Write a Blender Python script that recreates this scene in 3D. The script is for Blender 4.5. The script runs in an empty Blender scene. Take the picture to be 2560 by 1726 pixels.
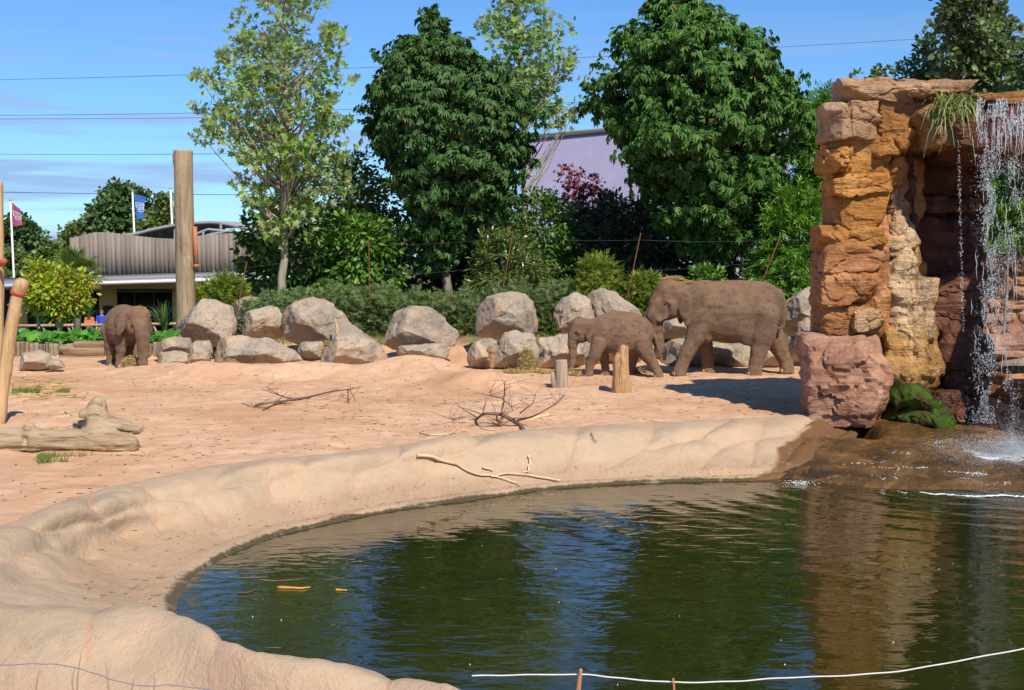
import bpy, bmesh, math, random
import numpy as np
from mathutils import Vector, Matrix, Euler

# ------------------------------------------------------------------ camera, sky, sun
SC = bpy.context.scene
COL = SC.collection
F_PX, CX, CY, HOR, CAMZ = 3200.0, 1280.0, 863.0, 660.0, 3.0
TH = math.atan((CY - HOR) / F_PX)
cam_d = bpy.data.cameras.new('camera'); cam = bpy.data.objects.new('camera', cam_d); COL.objects.link(cam)
cam_d.sensor_width = 36.0; cam_d.lens = 36.0 * F_PX / 2560.0
cam_d.clip_start = 0.1; cam_d.clip_end = 5000
cam.location = (0, 0, CAMZ); cam.rotation_euler = (math.pi / 2 - TH, 0, 0)
SC.camera = cam
SUN_EL, SUN_AZ = math.radians(46), math.radians(24)      # azimuth: to the right of straight behind the camera
sdir = Vector((math.sin(SUN_AZ) * math.cos(SUN_EL), -math.cos(SUN_AZ) * math.cos(SUN_EL), math.sin(SUN_EL)))
sun_d = bpy.data.lights.new('sun', 'SUN'); sun = bpy.data.objects.new('sun', sun_d); COL.objects.link(sun)
sun_d.energy = 4.9; sun_d.angle = math.radians(0.53); sun_d.color = (1.0, 0.905, 0.76)
sun.rotation_euler = (-sdir).to_track_quat('-Z', 'Y').to_euler(); sun.location = (20, -30, 40)
W = bpy.data.worlds.new('World'); SC.world = W; W.use_nodes = True
wt = W.node_tree; wt.nodes.clear()
wo = wt.nodes.new('ShaderNodeOutputWorld'); bg = wt.nodes.new('ShaderNodeBackground')
sky = wt.nodes.new('ShaderNodeTexSky'); sky.sky_type = 'NISHITA'; sky.sun_disc = False
sky.sun_elevation = SUN_EL; sky.sun_rotation = math.atan2(sdir.x, sdir.y)
sky.air_density = 1.0; sky.dust_density = 0.1; sky.ozone_density = 4.0; sky.altitude = 50
bg.inputs['Strength'].default_value = 0.122
# thin flat clouds low above the horizon, all round
tc = wt.nodes.new('ShaderNodeTexCoord'); mp = wt.nodes.new('ShaderNodeMapping'); mp.inputs['Scale'].default_value = (1.5, 1.5, 22.0)
mp.inputs['Location'].default_value = (3.1, 0.4, 0.35)
wt.links.new(tc.outputs['Generated'], mp.inputs['Vector'])
cn = wt.nodes.new('ShaderNodeTexNoise'); cn.inputs['Scale'].default_value = 2.6; cn.inputs['Detail'].default_value = 5; cn.inputs['Roughness'].default_value = 0.5
cn.inputs['Distortion'].default_value = 0.4
wt.links.new(mp.outputs[0], cn.inputs['Vector'])
cr = wt.nodes.new('ShaderNodeValToRGB'); cr.color_ramp.elements[0].position = 0.47; cr.color_ramp.elements[1].position = 0.58
wt.links.new(cn.outputs['Fac'], cr.inputs[0])
sx = wt.nodes.new('ShaderNodeSeparateXYZ'); wt.links.new(tc.outputs['Generated'], sx.inputs[0])
er = wt.nodes.new('ShaderNodeValToRGB')
er.color_ramp.elements[0].position = 0.0; er.color_ramp.elements[0].color = (.9, .9, .9, 1)
er.color_ramp.elements[1].position = 0.2; er.color_ramp.elements[1].color = (0.0, 0.0, 0.0, 1)
e2 = er.color_ramp.elements.new(0.09); e2.color = (.8, .8, .8, 1)
wt.links.new(sx.outputs['Z'], er.inputs[0])
mm = wt.nodes.new('ShaderNodeMath'); mm.operation = 'MULTIPLY'; wt.links.new(cr.outputs[0], mm.inputs[0]); wt.links.new(er.outputs[0], mm.inputs[1])
mx = wt.nodes.new('ShaderNodeMixRGB'); wt.links.new(mm.outputs[0], mx.inputs[0]); wt.links.new(sky.outputs[0], mx.inputs[1])
mx.inputs[2].default_value = (4.9, 4.8, 5.7, 1)
tint = wt.nodes.new('ShaderNodeMixRGB'); tint.blend_type = 'MULTIPLY'; tint.inputs[0].default_value = 1; tint.inputs[2].default_value = (.50, .745, 1.02, 1)
wt.links.new(mx.outputs[0], tint.inputs[1]); wt.links.new(tint.outputs[0], bg.inputs[0]); wt.links.new(bg.outputs[0], wo.inputs[0])
SC.view_settings.view_transform = 'Standard'; SC.view_settings.look = 'None'
SC.view_settings.exposure = 0.2; SC.view_settings.gamma = 1.0
try: SC.view_settings.use_curve_mapping = False
except Exception: pass
SC.cycles.max_bounces = 8; SC.cycles.transparent_max_bounces = 12
SC.cycles.use_denoising = True

# ------------------------------------------------------------------ helpers
def ray(px, py):
    u = (px - CX) / F_PX; v = (CY - py) / F_PX
    return Vector((u, math.cos(TH) + v * math.sin(TH), -math.sin(TH) + v * math.cos(TH)))
def P(px, py, D):
    r = ray(px, py); return Vector((0, 0, CAMZ)) + r * (D / r.y)
def PZ(px, py, z):
    r = ray(px, py); return Vector((0, 0, CAMZ)) + r * ((z - CAMZ) / r.z)
def mpp(D): return D / F_PX * 1.0            # metres per native pixel at distance D

def hash3(ix, iy, iz, seed):
    h = (ix.astype(np.int64) * 374761393 + iy.astype(np.int64) * 668265263 + iz.astype(np.int64) * 2147483647 + seed * 974634777) & 0xFFFFFFFF
    h = ((h ^ (h >> 13)) * 1274126177) & 0xFFFFFFFF
    h = ((h ^ (h >> 16)) * 2246822519) & 0xFFFFFFFF
    return ((h ^ (h >> 15)) & 0xFFFFFF) / float(0xFFFFFF) * 2 - 1
def vnoise(p, seed=0):
    p = np.asarray(p, float); i = np.floor(p).astype(np.int64); f = p - i
    f = f * f * f * (f * (f * 6 - 15) + 10)
    x, y, z = i[:, 0], i[:, 1], i[:, 2]; fx, fy, fz = f[:, 0], f[:, 1], f[:, 2]
    def c(a, b, d): return hash3(x + a, y + b, z + d, seed)
    x00 = c(0,0,0)*(1-fx)+c(1,0,0)*fx; x10 = c(0,1,0)*(1-fx)+c(1,1,0)*fx
    x01 = c(0,0,1)*(1-fx)+c(1,0,1)*fx; x11 = c(0,1,1)*(1-fx)+c(1,1,1)*fx
    a = x00*(1-fy)+x10*fy; b = x01*(1-fy)+x11*fy
    return a*(1-fz)+b*fz
def fbm(p, octv=4, seed=0, lac=2.03, gain=0.5):
    p = np.asarray(p, float); s = np.zeros(len(p)); a = 1.0; n = 0
    for o in range(octv):
        s += a * vnoise(p + o * 17.3, seed + o); n += a; p = p * lac; a *= gain
    return s / n
def ridged(p, octv=3, seed=0):
    p = np.asarray(p, float); s = np.zeros(len(p)); a = 1.0; n = 0
    for o in range(octv):
        s += a * (1 - np.abs(vnoise(p + o * 9.7, seed + o))); n += a; p = p * 2.1; a *= .5
    return s / n
def sstep(a, b, x):
    t = np.clip((x - a) / (b - a), 0, 1); return t * t * (3 - 2 * t)

def mesh_np(name, V, F):
    """V (n,3); F: array (m,3|4) or list of such arrays"""
    me = bpy.data.meshes.new(name); V = np.asarray(V, np.float32)
    Fs = F if isinstance(F, list) else [F]; Fs = [np.asarray(f, np.int32) for f in Fs if len(f)]
    nl = sum(f.size for f in Fs); nf = sum(len(f) for f in Fs)
    me.vertices.add(len(V)); me.vertices.foreach_set('co', V.ravel())
    me.loops.add(nl); me.polygons.add(nf)
    li = np.concatenate([f.ravel() for f in Fs]); ls = []; k = 0
    for f in Fs:
        ls.append(k + np.arange(len(f), dtype=np.int32) * f.shape[1]); k += f.size
    me.loops.foreach_set('vertex_index', li); me.polygons.foreach_set('loop_start', np.concatenate(ls).astype(np.int32))
    me.update(calc_edges=True); me.validate()
    return me
def smooth(me, on=True):
    me.polygons.foreach_set('use_smooth', np.full(len(me.polygons), on)); return me
def link(name, me, mat=None, parent=None, loc=None, sm=False):
    o = bpy.data.objects.new(name, me); COL.objects.link(o)
    if me is not None:
        me.name = name
        if mat is not None and len(me.materials) == 0:
            for m in (mat if isinstance(mat, (list, tuple)) else [mat]): me.materials.append(m)
        if sm: smooth(me)
    if parent is not None: o.parent = parent
    if loc is not None: o.location = loc
    return o
def tag(o, label=None, cat=None, group=None, kind=None):
    if label: o['label'] = label
    if cat: o['category'] = cat
    if group: o['group'] = group
    if kind: o['kind'] = kind
    return o
def thing(name, loc, label, cat, group=None, rz=0.0):
    o = bpy.data.objects.new(name, None); COL.objects.link(o); o.location = loc; o.rotation_euler = (0, 0, rz)
    o.empty_display_size = .3
    return tag(o, label, cat, group)
class MB:
    """collects polygons, then one mesh"""
    def __init__(s): s.V = []; s.T = []; s.Q = []; s.n = 0
    def add(s, V, F):
        V = np.asarray(V, float); F = np.asarray(F, int)
        if len(F) == 0: return
        s.V.append(V); (s.T if F.shape[1] == 3 else s.Q).append(F + s.n); s.n += len(V)
    def mesh(s, name, off=(0, 0, 0)):
        V = np.concatenate(s.V) - np.asarray(off, float)
        fs = []
        if s.T: fs.append(np.concatenate(s.T))
        if s.Q: fs.append(np.concatenate(s.Q))
        return mesh_np(name, V, fs)
BOXF = np.array([[0,3,2,1],[4,5,6,7],[0,1,5,4],[1,2,6,5],[2,3,7,6],[3,0,4,7]])
def box(x0, x1, y0, y1, z0, z1):
    return np.array([[x0,y0,z0],[x1,y0,z0],[x1,y1,z0],[x0,y1,z0],[x0,y0,z1],[x1,y0,z1],[x1,y1,z1],[x0,y1,z1]], float), BOXF
def frame_of(pts):
    pts = np.asarray(pts, float); n = len(pts); t = np.gradient(pts, axis=0); t /= np.linalg.norm(t, axis=1)[:, None] + 1e-9
    ref = np.array([0, 0, 1.0]) if abs(t[0, 2]) < .9 else np.array([1.0, 0, 0])
    us = []; vs = []; u = np.cross(t[0], ref); u /= np.linalg.norm(u)
    for i in range(n):
        u = u - t[i] * np.dot(u, t[i]); u /= np.linalg.norm(u) + 1e-9
        us.append(u); vs.append(np.cross(t[i], u))
    return np.array(us), np.array(vs)
def tube(pts, rad, k=6, cap=True):
    pts = np.asarray(pts, float); n = len(pts); rad = np.broadcast_to(np.asarray(rad, float), (n,))
    us, vs = frame_of(pts); a = np.linspace(0, 2*np.pi, k, endpoint=False)
    V = (pts[:, None, :] + rad[:, None, None]*(np.cos(a)[None, :, None]*us[:, None, :] + np.sin(a)[None, :, None]*vs[:, None, :])).reshape(-1, 3)
    F = []
    for i in range(n-1):
        for j in range(k):
            F.append([i*k+j, i*k+(j+1) % k, (i+1)*k+(j+1) % k, (i+1)*k+j])
    if cap:
        V = np.concatenate([V, pts[:1], pts[-1:]]); c0 = n*k; c1 = n*k+1
        for j in range(k):
            F.append([c0, (j+1) % k, j, j]); F.append([c1, (n-1)*k+j, (n-1)*k+(j+1) % k, (n-1)*k+(j+1) % k])
        Fq = np.array(F[:(n-1)*k]); Ft = np.array(F[(n-1)*k:])[:, :3]
        return V, Fq, Ft
    return V, np.array(F), np.zeros((0, 3), int)
def add_tube(mb, pts, rad, k=6, cap=True):
    V, q, t = tube(pts, rad, k, cap); n = mb.n
    mb.V.append(V); mb.Q.append(q + n)
    if len(t): mb.T.append(t + n)
    mb.n += len(V)
def crom(pts, n):
    """Catmull-Rom resample of control points (m,d) to n"""
    p = np.asarray(pts, float); m = len(p); pp = np.vstack([2*p[0]-p[1], p, 2*p[-1]-p[-2]])
    s = np.linspace(0, m-1, n); i = np.minimum(s.astype(int), m-2); t = (s - i)[:, None]
    a, b, c, d = pp[i], pp[i+1], pp[i+2], pp[i+3]
    return .5*((2*b)+(-a+c)*t+(2*a-5*b+4*c-d)*t*t+(-a+3*b-3*c+d)*t**3)

_ico = {}
def ico(sub):
    if sub not in _ico:
        bm = bmesh.new(); bmesh.ops.create_icosphere(bm, subdivisions=sub, radius=1.0)
        bm.verts.ensure_lookup_table()
        V = np.array([v.co[:] for v in bm.verts]); F = np.array([[v.index for v in f.verts] for f in bm.faces]); bm.free()
        V /= np.linalg.norm(V, axis=1)[:, None]; _ico[sub] = (V, F)
    return _ico[sub]

# ---- implicit bodies (smooth union of rounded cones and ellipsoids), meshed by surface nets
class Body:
    def __init__(s, lo, hi, h):
        s.lo = np.array(lo, float); s.h = h; s.n = np.ceil((np.array(hi) - s.lo) / h).astype(int) + 1
        s.F = np.full(tuple(s.n), 9.0)
        s.ax = [s.lo[i] + np.arange(s.n[i]) * h for i in range(3)]
    def sub(s, lo, hi):
        a = np.clip(np.floor((np.array(lo) - s.lo) / s.h).astype(int), 0, s.n); b = np.clip(np.ceil((np.array(hi) - s.lo) / s.h).astype(int) + 1, 0, s.n)
        sl = tuple(slice(a[i], b[i]) for i in range(3))
        return sl, np.stack(np.meshgrid(*[s.ax[i][sl[i]] for i in range(3)], indexing='ij'), -1)
    def put(s, sl, d, k):
        f = s.F[sl]
        if k > 0:
            t = np.clip(.5 + .5 * (f - d) / k, 0, 1); s.F[sl] = f * (1 - t) + d * t - k * t * (1 - t)
        else: s.F[sl] = np.minimum(f, d)
    def cone(s, a, b, ra, rb, k=.05, sq=(1, 1, 1)):
        a = np.array(a, float); b = np.array(b, float); m = max(ra, rb) * max(1, max(1/np.array(sq))) + k + 2*s.h
        sl, p = s.sub(np.minimum(a, b) - m, np.maximum(a, b) + m)
        if p.size == 0: return
        q = np.array(sq, float); pa = (p - a) * q; ba = (b - a) * q
        t = np.clip((pa @ ba) / (ba @ ba + 1e-12), 0, 1); d = np.linalg.norm(pa - t[..., None] * ba, axis=-1) - (ra + (rb - ra) * t)
        s.put(sl, d, k)
    def chain(s, pts, k=.05, sq=(1, 1, 1)):
        for (a, b) in zip(pts[:-1], pts[1:]): s.cone(a[:3], b[:3], a[3], b[3], k, sq)
    def ell(s, c, r, k=.05, rot=None, sub=False):
        c = np.array(c, float); r = np.array(r, float); m = r.max() + k + 2*s.h
        sl, p = s.sub(c - m, c + m)
        if p.size == 0: return
        q = p - c
        if rot is not None: q = q @ np.array(Euler(rot).to_matrix())
        k0 = np.linalg.norm(q / r, axis=-1); k1 = np.linalg.norm(q / r**2, axis=-1) + 1e-9
        d = k0 * (k0 - 1) / k1
        if sub:
            f = s.F[sl]; kk = max(k, 1e-6); t = np.clip(.5 - .5*(f + d)/kk, 0, 1); s.F[sl] = f*(1-t) - d*t + kk*t*(1-t)
        else: s.put(sl, d, k)
    def floor(s, z0):
        z = s.ax[2][None, None, :]; s.F = np.maximum(s.F, z0 - z)
    def mesh(s):
        F = s.F; S = F < 0; nx, ny, nz = F.shape
        cnt = np.zeros((nx-1, ny-1, nz-1), int)
        for dx in (0, 1):
            for dy in (0, 1):
                for dz in (0, 1): cnt += S[dx:nx-1+dx, dy:ny-1+dy, dz:nz-1+dz]
        mask = (cnt > 0) & (cnt < 8); I = np.argwhere(mask); idx = np.full(mask.shape, -1); idx[mask] = np.arange(len(I))
        acc = np.zeros((len(I), 3)); num = np.zeros(len(I))
        cs = [(a, b, c) for a in (0, 1) for b in (0, 1) for c in (0, 1)]
        for a in cs:
            for ax in range(3):
                if a[ax]: continue
                b = list(a); b[ax] = 1
                fa = F[I[:,0]+a[0], I[:,1]+a[1], I[:,2]+a[2]]; fb = F[I[:,0]+b[0], I[:,1]+b[1], I[:,2]+b[2]]
                cr_ = (fa < 0) != (fb < 0); t = np.where(cr_, fa / np.where(cr_, fa - fb, 1), 0)
                pos = np.tile(np.array(a, float), (len(I), 1)); pos[:, ax] += t
                acc += pos * cr_[:, None]; num += cr_
        V = s.lo + (I + acc / num[:, None]) * s.h
        Q = []
        for ax in range(3):
            o1, o2 = (ax+1) % 3, (ax+2) % 3
            A = np.moveaxis(S, [ax, o1, o2], [0, 1, 2]); J = np.moveaxis(idx, [ax, o1, o2], [0, 1, 2])
            e = np.argwhere(A[:-1, 1:-1, 1:-1] != A[1:, 1:-1, 1:-1])
            if len(e) == 0: continue
            i, j, k = e[:, 0], e[:, 1] + 1, e[:, 2] + 1
            q = np.stack([J[i, j-1, k-1], J[i, j, k-1], J[i, j, k], J[i, j-1, k]], 1)
            flip = ~A[i, j, k]; q[flip] = q[flip][:, ::-1]; Q.append(q)
        return V, np.concatenate(Q)

# ------------------------------------------------------------------ material helpers
class MT:
    def __init__(s, name, rough=.8, spec=.3):
        s.m = bpy.data.materials.new(name); s.m.use_nodes = True; s.nt = s.m.node_tree
        s.b = s.nt.nodes['Principled BSDF']; s.b.inputs['Roughness'].default_value = rough
        s.b.inputs['Specular IOR Level'].default_value = spec
        s._tc = None
    def n(s, t, **kw):
        x = s.nt.nodes.new(t)
        for k, v in kw.items(): setattr(x, k, v)
        return x
    def l(s, a, b): s.nt.links.new(a, b)
    def co(s, kind='Object', scale=None, rot=None):
        if s._tc is None: s._tc = s.n('ShaderNodeTexCoord')
        if kind == 'World':
            g = s.n('ShaderNodeNewGeometry'); out = g.outputs['Position']
        else: out = s._tc.outputs[kind]
        if scale is not None or rot is not None:
            m = s.n('ShaderNodeMapping')
            if scale is not None: m.inputs['Scale'].default_value = scale if hasattr(scale, '__len__') else (scale,)*3
            if rot is not None: m.inputs['Rotation'].default_value = rot
            s.l(out, m.inputs['Vector']); return m.outputs[0]
        return out
    def noise(s, vec, scale=1, det=4, rough=.55, dist=0):
        x = s.n('ShaderNodeTexNoise'); x.inputs['Scale'].default_value = scale; x.inputs['Detail'].default_value = det
        x.inputs['Roughness'].default_value = rough; x.inputs['Distortion'].default_value = dist; s.l(vec, x.inputs['Vector']); return x.outputs['Fac']
    def voro(s, vec, scale=1, feat='F1', out='Distance', rnd=1):
        x = s.n('ShaderNodeTexVoronoi', feature=feat); x.inputs['Scale'].default_value = scale; x.inputs['Randomness'].default_value = rnd
        s.l(vec, x.inputs['Vector']); return x.outputs[out]
    def ramp(s, fac, stops, interp='LINEAR'):
        r = s.n('ShaderNodeValToRGB'); e = r.color_ramp.elements; r.color_ramp.interpolation = interp
        while len(e) < len(stops): e.new(.5)
        for i, (p, c) in enumerate(stops):
            e[i].position = p; e[i].color = tuple(c)+(1,) if hasattr(c, '__len__') else (c, c, c, 1)
        s.l(fac, r.inputs[0]); return r.outputs[0]
    def mix(s, fac, a, b, mode='MIX'):
        x = s.n('ShaderNodeMixRGB', blend_type=mode)
        for i, v in enumerate((fac, a, b)):
            if hasattr(v, 'is_output') or isinstance(v, bpy.types.NodeSocket): s.l(v, x.inputs[i])
            else: x.inputs[i].default_value = v if i == 0 else tuple(v)+(1,)
        return x.outputs[0]
    def math(s, op, a, b=None, clamp=False):
        x = s.n('ShaderNodeMath', operation=op, use_clamp=clamp)
        for i, v in enumerate((a, b)):
            if v is None: continue
            if isinstance(v, bpy.types.NodeSocket): s.l(v, x.inputs[i])
            else: x.inputs[i].default_value = v
        return x.outputs[0]
    def bump(s, h, strength=.5, dist=.02, prev=None):
        x = s.n('ShaderNodeBump'); x.inputs['Strength'].default_value = strength; x.inputs['Distance'].default_value = dist
        s.l(h, x.inputs['Height'])
        if prev is not None: s.l(prev, x.inputs['Normal'])
        return x.outputs[0]
    def set(s, color=None, normal=None, rough=None):
        for key, v in (('Base Color', color), ('Normal', normal), ('Roughness', rough)):
            if v is None: continue
            if isinstance(v, bpy.types.NodeSocket): s.l(v, s.b.inputs[key])
            elif hasattr(v, '__len__'): s.b.inputs[key].default_value = tuple(v)+(1,)
            else: s.b.inputs[key].default_value = v
        return s.m
def flat_mat(name, c, rough=.7, var=.15, scale=6, spec=.3, metal=0):
    t = MT(name, rough, spec); n = t.noise(t.co(), scale, 4, .6)
    t.set(t.ramp(n, [(.3, [x*(1-var) for x in c]), (.7, [min(1, x*(1+var)) for x in c])]))
    t.b.inputs['Metallic'].default_value = metal
    return t.m
def leaf_mat(name, c, var=.35, trans=.28, odd=None, oddp=.03, back=None, rough=.45, spec=.35):
    t = MT(name, rough, spec); g = t.n('ShaderNodeNewGeometry'); r = g.outputs['Random Per Island']
    c = np.array(c)*1.2; st = [(0, c*(1-var)), (.5, c), (1-oddp-.001, c*(1+var)+np.array([.012, .006, 0]))]
    if odd is not None: st.append((1-oddp, odd))
    col = t.ramp(r, [(p, tuple(np.clip(x, 0, 1))) for p, x in st])
    if back is not None: col = t.mix(t.math('MULTIPLY', g.outputs['Backfacing'], .85), col, back)
    t.set(col)
    tr = t.n('ShaderNodeBsdfTranslucent'); hs = t.n('ShaderNodeHueSaturation'); hs.inputs['Value'].default_value = 1.5; hs.inputs['Hue'].default_value = .485
    t.l(col, hs.inputs['Color']); t.l(hs.outputs[0], tr.inputs[0])
    mixs = t.n('ShaderNodeMixShader'); mixs.inputs[0].default_value = trans
    out = t.nt.nodes['Material Output']; t.l(t.b.outputs[0], mixs.inputs[1]); t.l(tr.outputs[0], mixs.inputs[2]); t.l(mixs.outputs[0], out.inputs[0])
    return t.m
# ------------------------------------------------------------------ surface materials
def mat_sand():
    t = MT('sand', .95, .1); w = t.co('World')
    n1 = t.noise(w, .28, 6, .66, .5); n2 = t.noise(w, 3.5, 6, .65); n3 = t.noise(w, 22, 4, .7)
    c = t.ramp(n1, [(.34, (.51, .295, .17)), (.5, (.63, .405, .25)), (.66, (.70, .475, .315))])
    c = t.mix(t.ramp(n2, [(.38, .55), (.6, 0)]), c, (.50, .27, .15))
    c = t.mix(t.ramp(n3, [(.30, .7), (.38, 0)]), c, (.36, .20, .12))
    # soil and grass-grown ground behind the boulders and beyond the paddock
    sy = t.n('ShaderNodeSeparateXYZ'); t.l(w, sy.inputs[0])
    far = t.math('ADD', sy.outputs['Y'], t.math('MULTIPLY', t.noise(w, .8, 3), 2.0))
    f = t.ramp(t.math('MULTIPLY', far, .01), [(.402, 0), (.412, 1)])
    g = t.ramp(t.noise(w, 1.3, 4), [(.4, (.10, .12, .035)), (.6, (.20, .13, .07))])
    c = t.mix(f, c, g)
    h = t.math('ADD', t.math('MULTIPLY', n2, .6), t.math('MULTIPLY', n3, .25))
    foot = t.voro(t.co('World'), 2.2, 'SMOOTH_F1')
    h = t.math('ADD', h, t.math('MULTIPLY', foot, .35))
    return t.set(c, t.bump(h, .7, .10))
def mat_rim():
    t = MT('artificial_rock', .9, .15); w = t.co('World')
    n1 = t.noise(w, .9, 5, .6, .6); n2 = t.noise(w, 5, 6, .7, .5); n3 = t.noise(w, 30, 3, .7)
    c = t.ramp(n1, [(.30, (.37, .28, .19)), (.43, (.45, .335, .225)), (.60, (.50, .36, .24)), (.75, (.54, .335, .215))])
    c = t.mix(t.ramp(n2, [(.30, .45), (.44, 0)]), c, (.33, .25, .17))
    c = t.mix(t.ramp(n2, [(.6, 0), (.68, .7)]), c, (.58, .33, .21))
    # the pale pink-brown smooth slope by the water, wet band at the water line
    sy = t.n('ShaderNodeSeparateXYZ'); t.l(w, sy.inputs[0])
    st = t.noise(t.co('World', (9, 1.2, 1.2)), 3, 4, .6)
    sl = t.ramp(t.math('ADD', sy.outputs['Z'], t.math('MULTIPLY', n1, .12)), [(.0, 1), (1, 0)])
    zz = t.math('ADD', t.math('MULTIPLY', sy.outputs['Z'], 1.0), 1.0)
    zz = t.math('ADD', zz, t.math('MULTIPLY', t.math('SUBTRACT', n1, .5), .12))
    slope = t.ramp(zz, [(.60, 1), (.72, 0)])
    sc = t.ramp(t.math('ADD', t.math('MULTIPLY', st, .35), t.math('MULTIPLY', n1, .65)), [(.35, (.38, .255, .16)), (.65, (.49, .34, .22))])
    c = t.mix(slope, c, sc)
    at = t.n('ShaderNodeAttribute', attribute_name='lodged_sand'); sf = t.math('ADD', at.outputs['Fac'], t.math('MULTIPLY', t.math('SUBTRACT', n2, .5), .9))
    c = t.mix(t.ramp(sf, [(.35, 0), (.75, .65)]), c, (.49, .30, .18))
    wetz = t.math('ADD', zz, t.math('MULTIPLY', t.math('SUBTRACT', t.noise(w, 14, 3), .5), .04))
    wet = t.ramp(wetz, [(.412, 1), (.432, 0)])
    c = t.mix(wet, c, (.085, .065, .03))
    aw = t.n('ShaderNodeAttribute', attribute_name='wet_end'); we = t.ramp(t.math('ADD', aw.outputs['Fac'], t.math('MULTIPLY', t.math('SUBTRACT', n1, .5), .9)), [(.5, 0), (.62, 1)])
    c = t.mix(we, c, (.17, .09, .04)); wet = t.math('MAXIMUM', wet, we)
    rg = t.ramp(wet, [(0, .9), (1, .3)])
    h = t.math('ADD', t.math('MULTIPLY', n2, .7), t.math('MULTIPLY', n3, .2))
    h = t.math('ADD', h, t.math('MULTIPLY', t.math('MULTIPLY', st, slope), .35))
    c = t.mix(t.ramp(n3, [(.3, .5), (.44, 0)]), c, (.30, .22, .145))
    c = t.mix(t.ramp(t.noise(w, 2.4, 5, .7, 1.0), [(.58, 0), (.68, .45)]), c, (.40, .335, .25))
    return t.set(c, t.bump(h, .8, .055), rg)
def mat_boulder(name, warm=.5, dark=.0, seed=0.0):
    t = MT(name, .88, .2); o = t.co('Object'); oi = t.n('ShaderNodeObjectInfo')
    m = t.n('ShaderNodeVectorMath', operation='ADD'); t.l(o, m.inputs[0])
    cb = t.n('ShaderNodeCombineXYZ'); t.l(t.math('MULTIPLY', oi.outputs['Random'], 40), cb.inputs[0]); cb.inputs[1].default_value = seed; t.l(cb.outputs[0], m.inputs[1])
    v = m.outputs[0]
    n1 = t.noise(v, .9, 5, .6, .8); n2 = t.noise(v, 3.5, 7, .68, .8); n3 = t.noise(v, 12, 6, .75, .4); n4 = t.noise(v, 40, 3, .7)
    g = np.array((.43, .36, .28)) * (1 - dark); wcol = np.array((.58, .43, .29)) * (1 - dark*.6)
    c = t.ramp(n1, [(.36, tuple(g*.68)), (.48, tuple(g)), (.60, tuple(g*(1-warm)+wcol*warm)), (.72, tuple(wcol))])
    c = t.mix(t.ramp(n2, [(.28, .85), (.45, 0)]), c, (.13, .11, .095))
    c = t.mix(t.ramp(n3, [(.56, 0), (.68, .75)]), c, (.74, .66, .55))
    c = t.mix(t.ramp(n3, [(.28, .75), (.42, 0)]), c, (.17, .135, .105))
    c = t.mix(t.ramp(t.noise(v, 1.7, 4, .6), [(.56, 0), (.66, .6)]), c, (.50, .30, .17))
    h = t.math('ADD', t.math('MULTIPLY', n3, .7), t.math('MULTIPLY', n4, .25)); h = t.math('ADD', h, t.math('MULTIPLY', n2, .9))
    return t.set(c, t.bump(h, .9, .09))
def mat_sandstone(name, a, b, stain=.5, pale=.2, dark=0.0, seed=0.0, rough=.8):
    t = MT(name, rough, .25); o = t.co('World'); a = np.array(a)*(1-dark); b = np.array(b)*(1-dark)
    mv = t.n('ShaderNodeVectorMath', operation='ADD'); t.l(o, mv.inputs[0]); mv.inputs[1].default_value = (seed, seed*1.7, seed*.6); o = mv.outputs[0]
    n1 = t.noise(o, .8, 5, .6, .8); n2 = t.noise(o, 3.2, 6, .68, .8)
    mp_ = t.n('ShaderNodeMapping'); mp_.inputs['Scale'].default_value = (1, 1, 7); t.l(o, mp_.inputs[0])
    ns = t.noise(mp_.outputs[0], .9, 5, .6, .6); n3 = t.noise(o, 16, 5, .72)
    c = t.ramp(n1, [(.32, tuple(a*.8)), (.48, tuple(a)), (.62, tuple(b)), (.75, tuple(b*1.12))])
    c = t.mix(t.ramp(ns, [(.35, .55), (.5, 0)]), c, tuple(a*.55))
    c = t.mix(t.ramp(n2, [(.30, stain), (.44, 0)]), c, (.075, .05, .03))
    c = t.mix(t.ramp(n2, [(.58, 0), (.68, pale)]), c, (.62, .44, .28))
    c = t.mix(t.ramp(n3, [(.28, .6), (.42, 0)]), c, tuple(a*.4))
    cr_ = t.voro(o, 1.6, 'DISTANCE_TO_EDGE'); mk = t.ramp(cr_, [(0, .0), (.02, 1)])
    h = t.math('ADD', t.math('MULTIPLY', ns, .9), t.math('MULTIPLY', n2, .8)); h = t.math('ADD', h, t.math('MULTIPLY', n3, .3))
    h = t.math('ADD', h, t.math('MULTIPLY', mk, .12))
    return t.set(c, t.bump(h, .9, .10))
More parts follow.
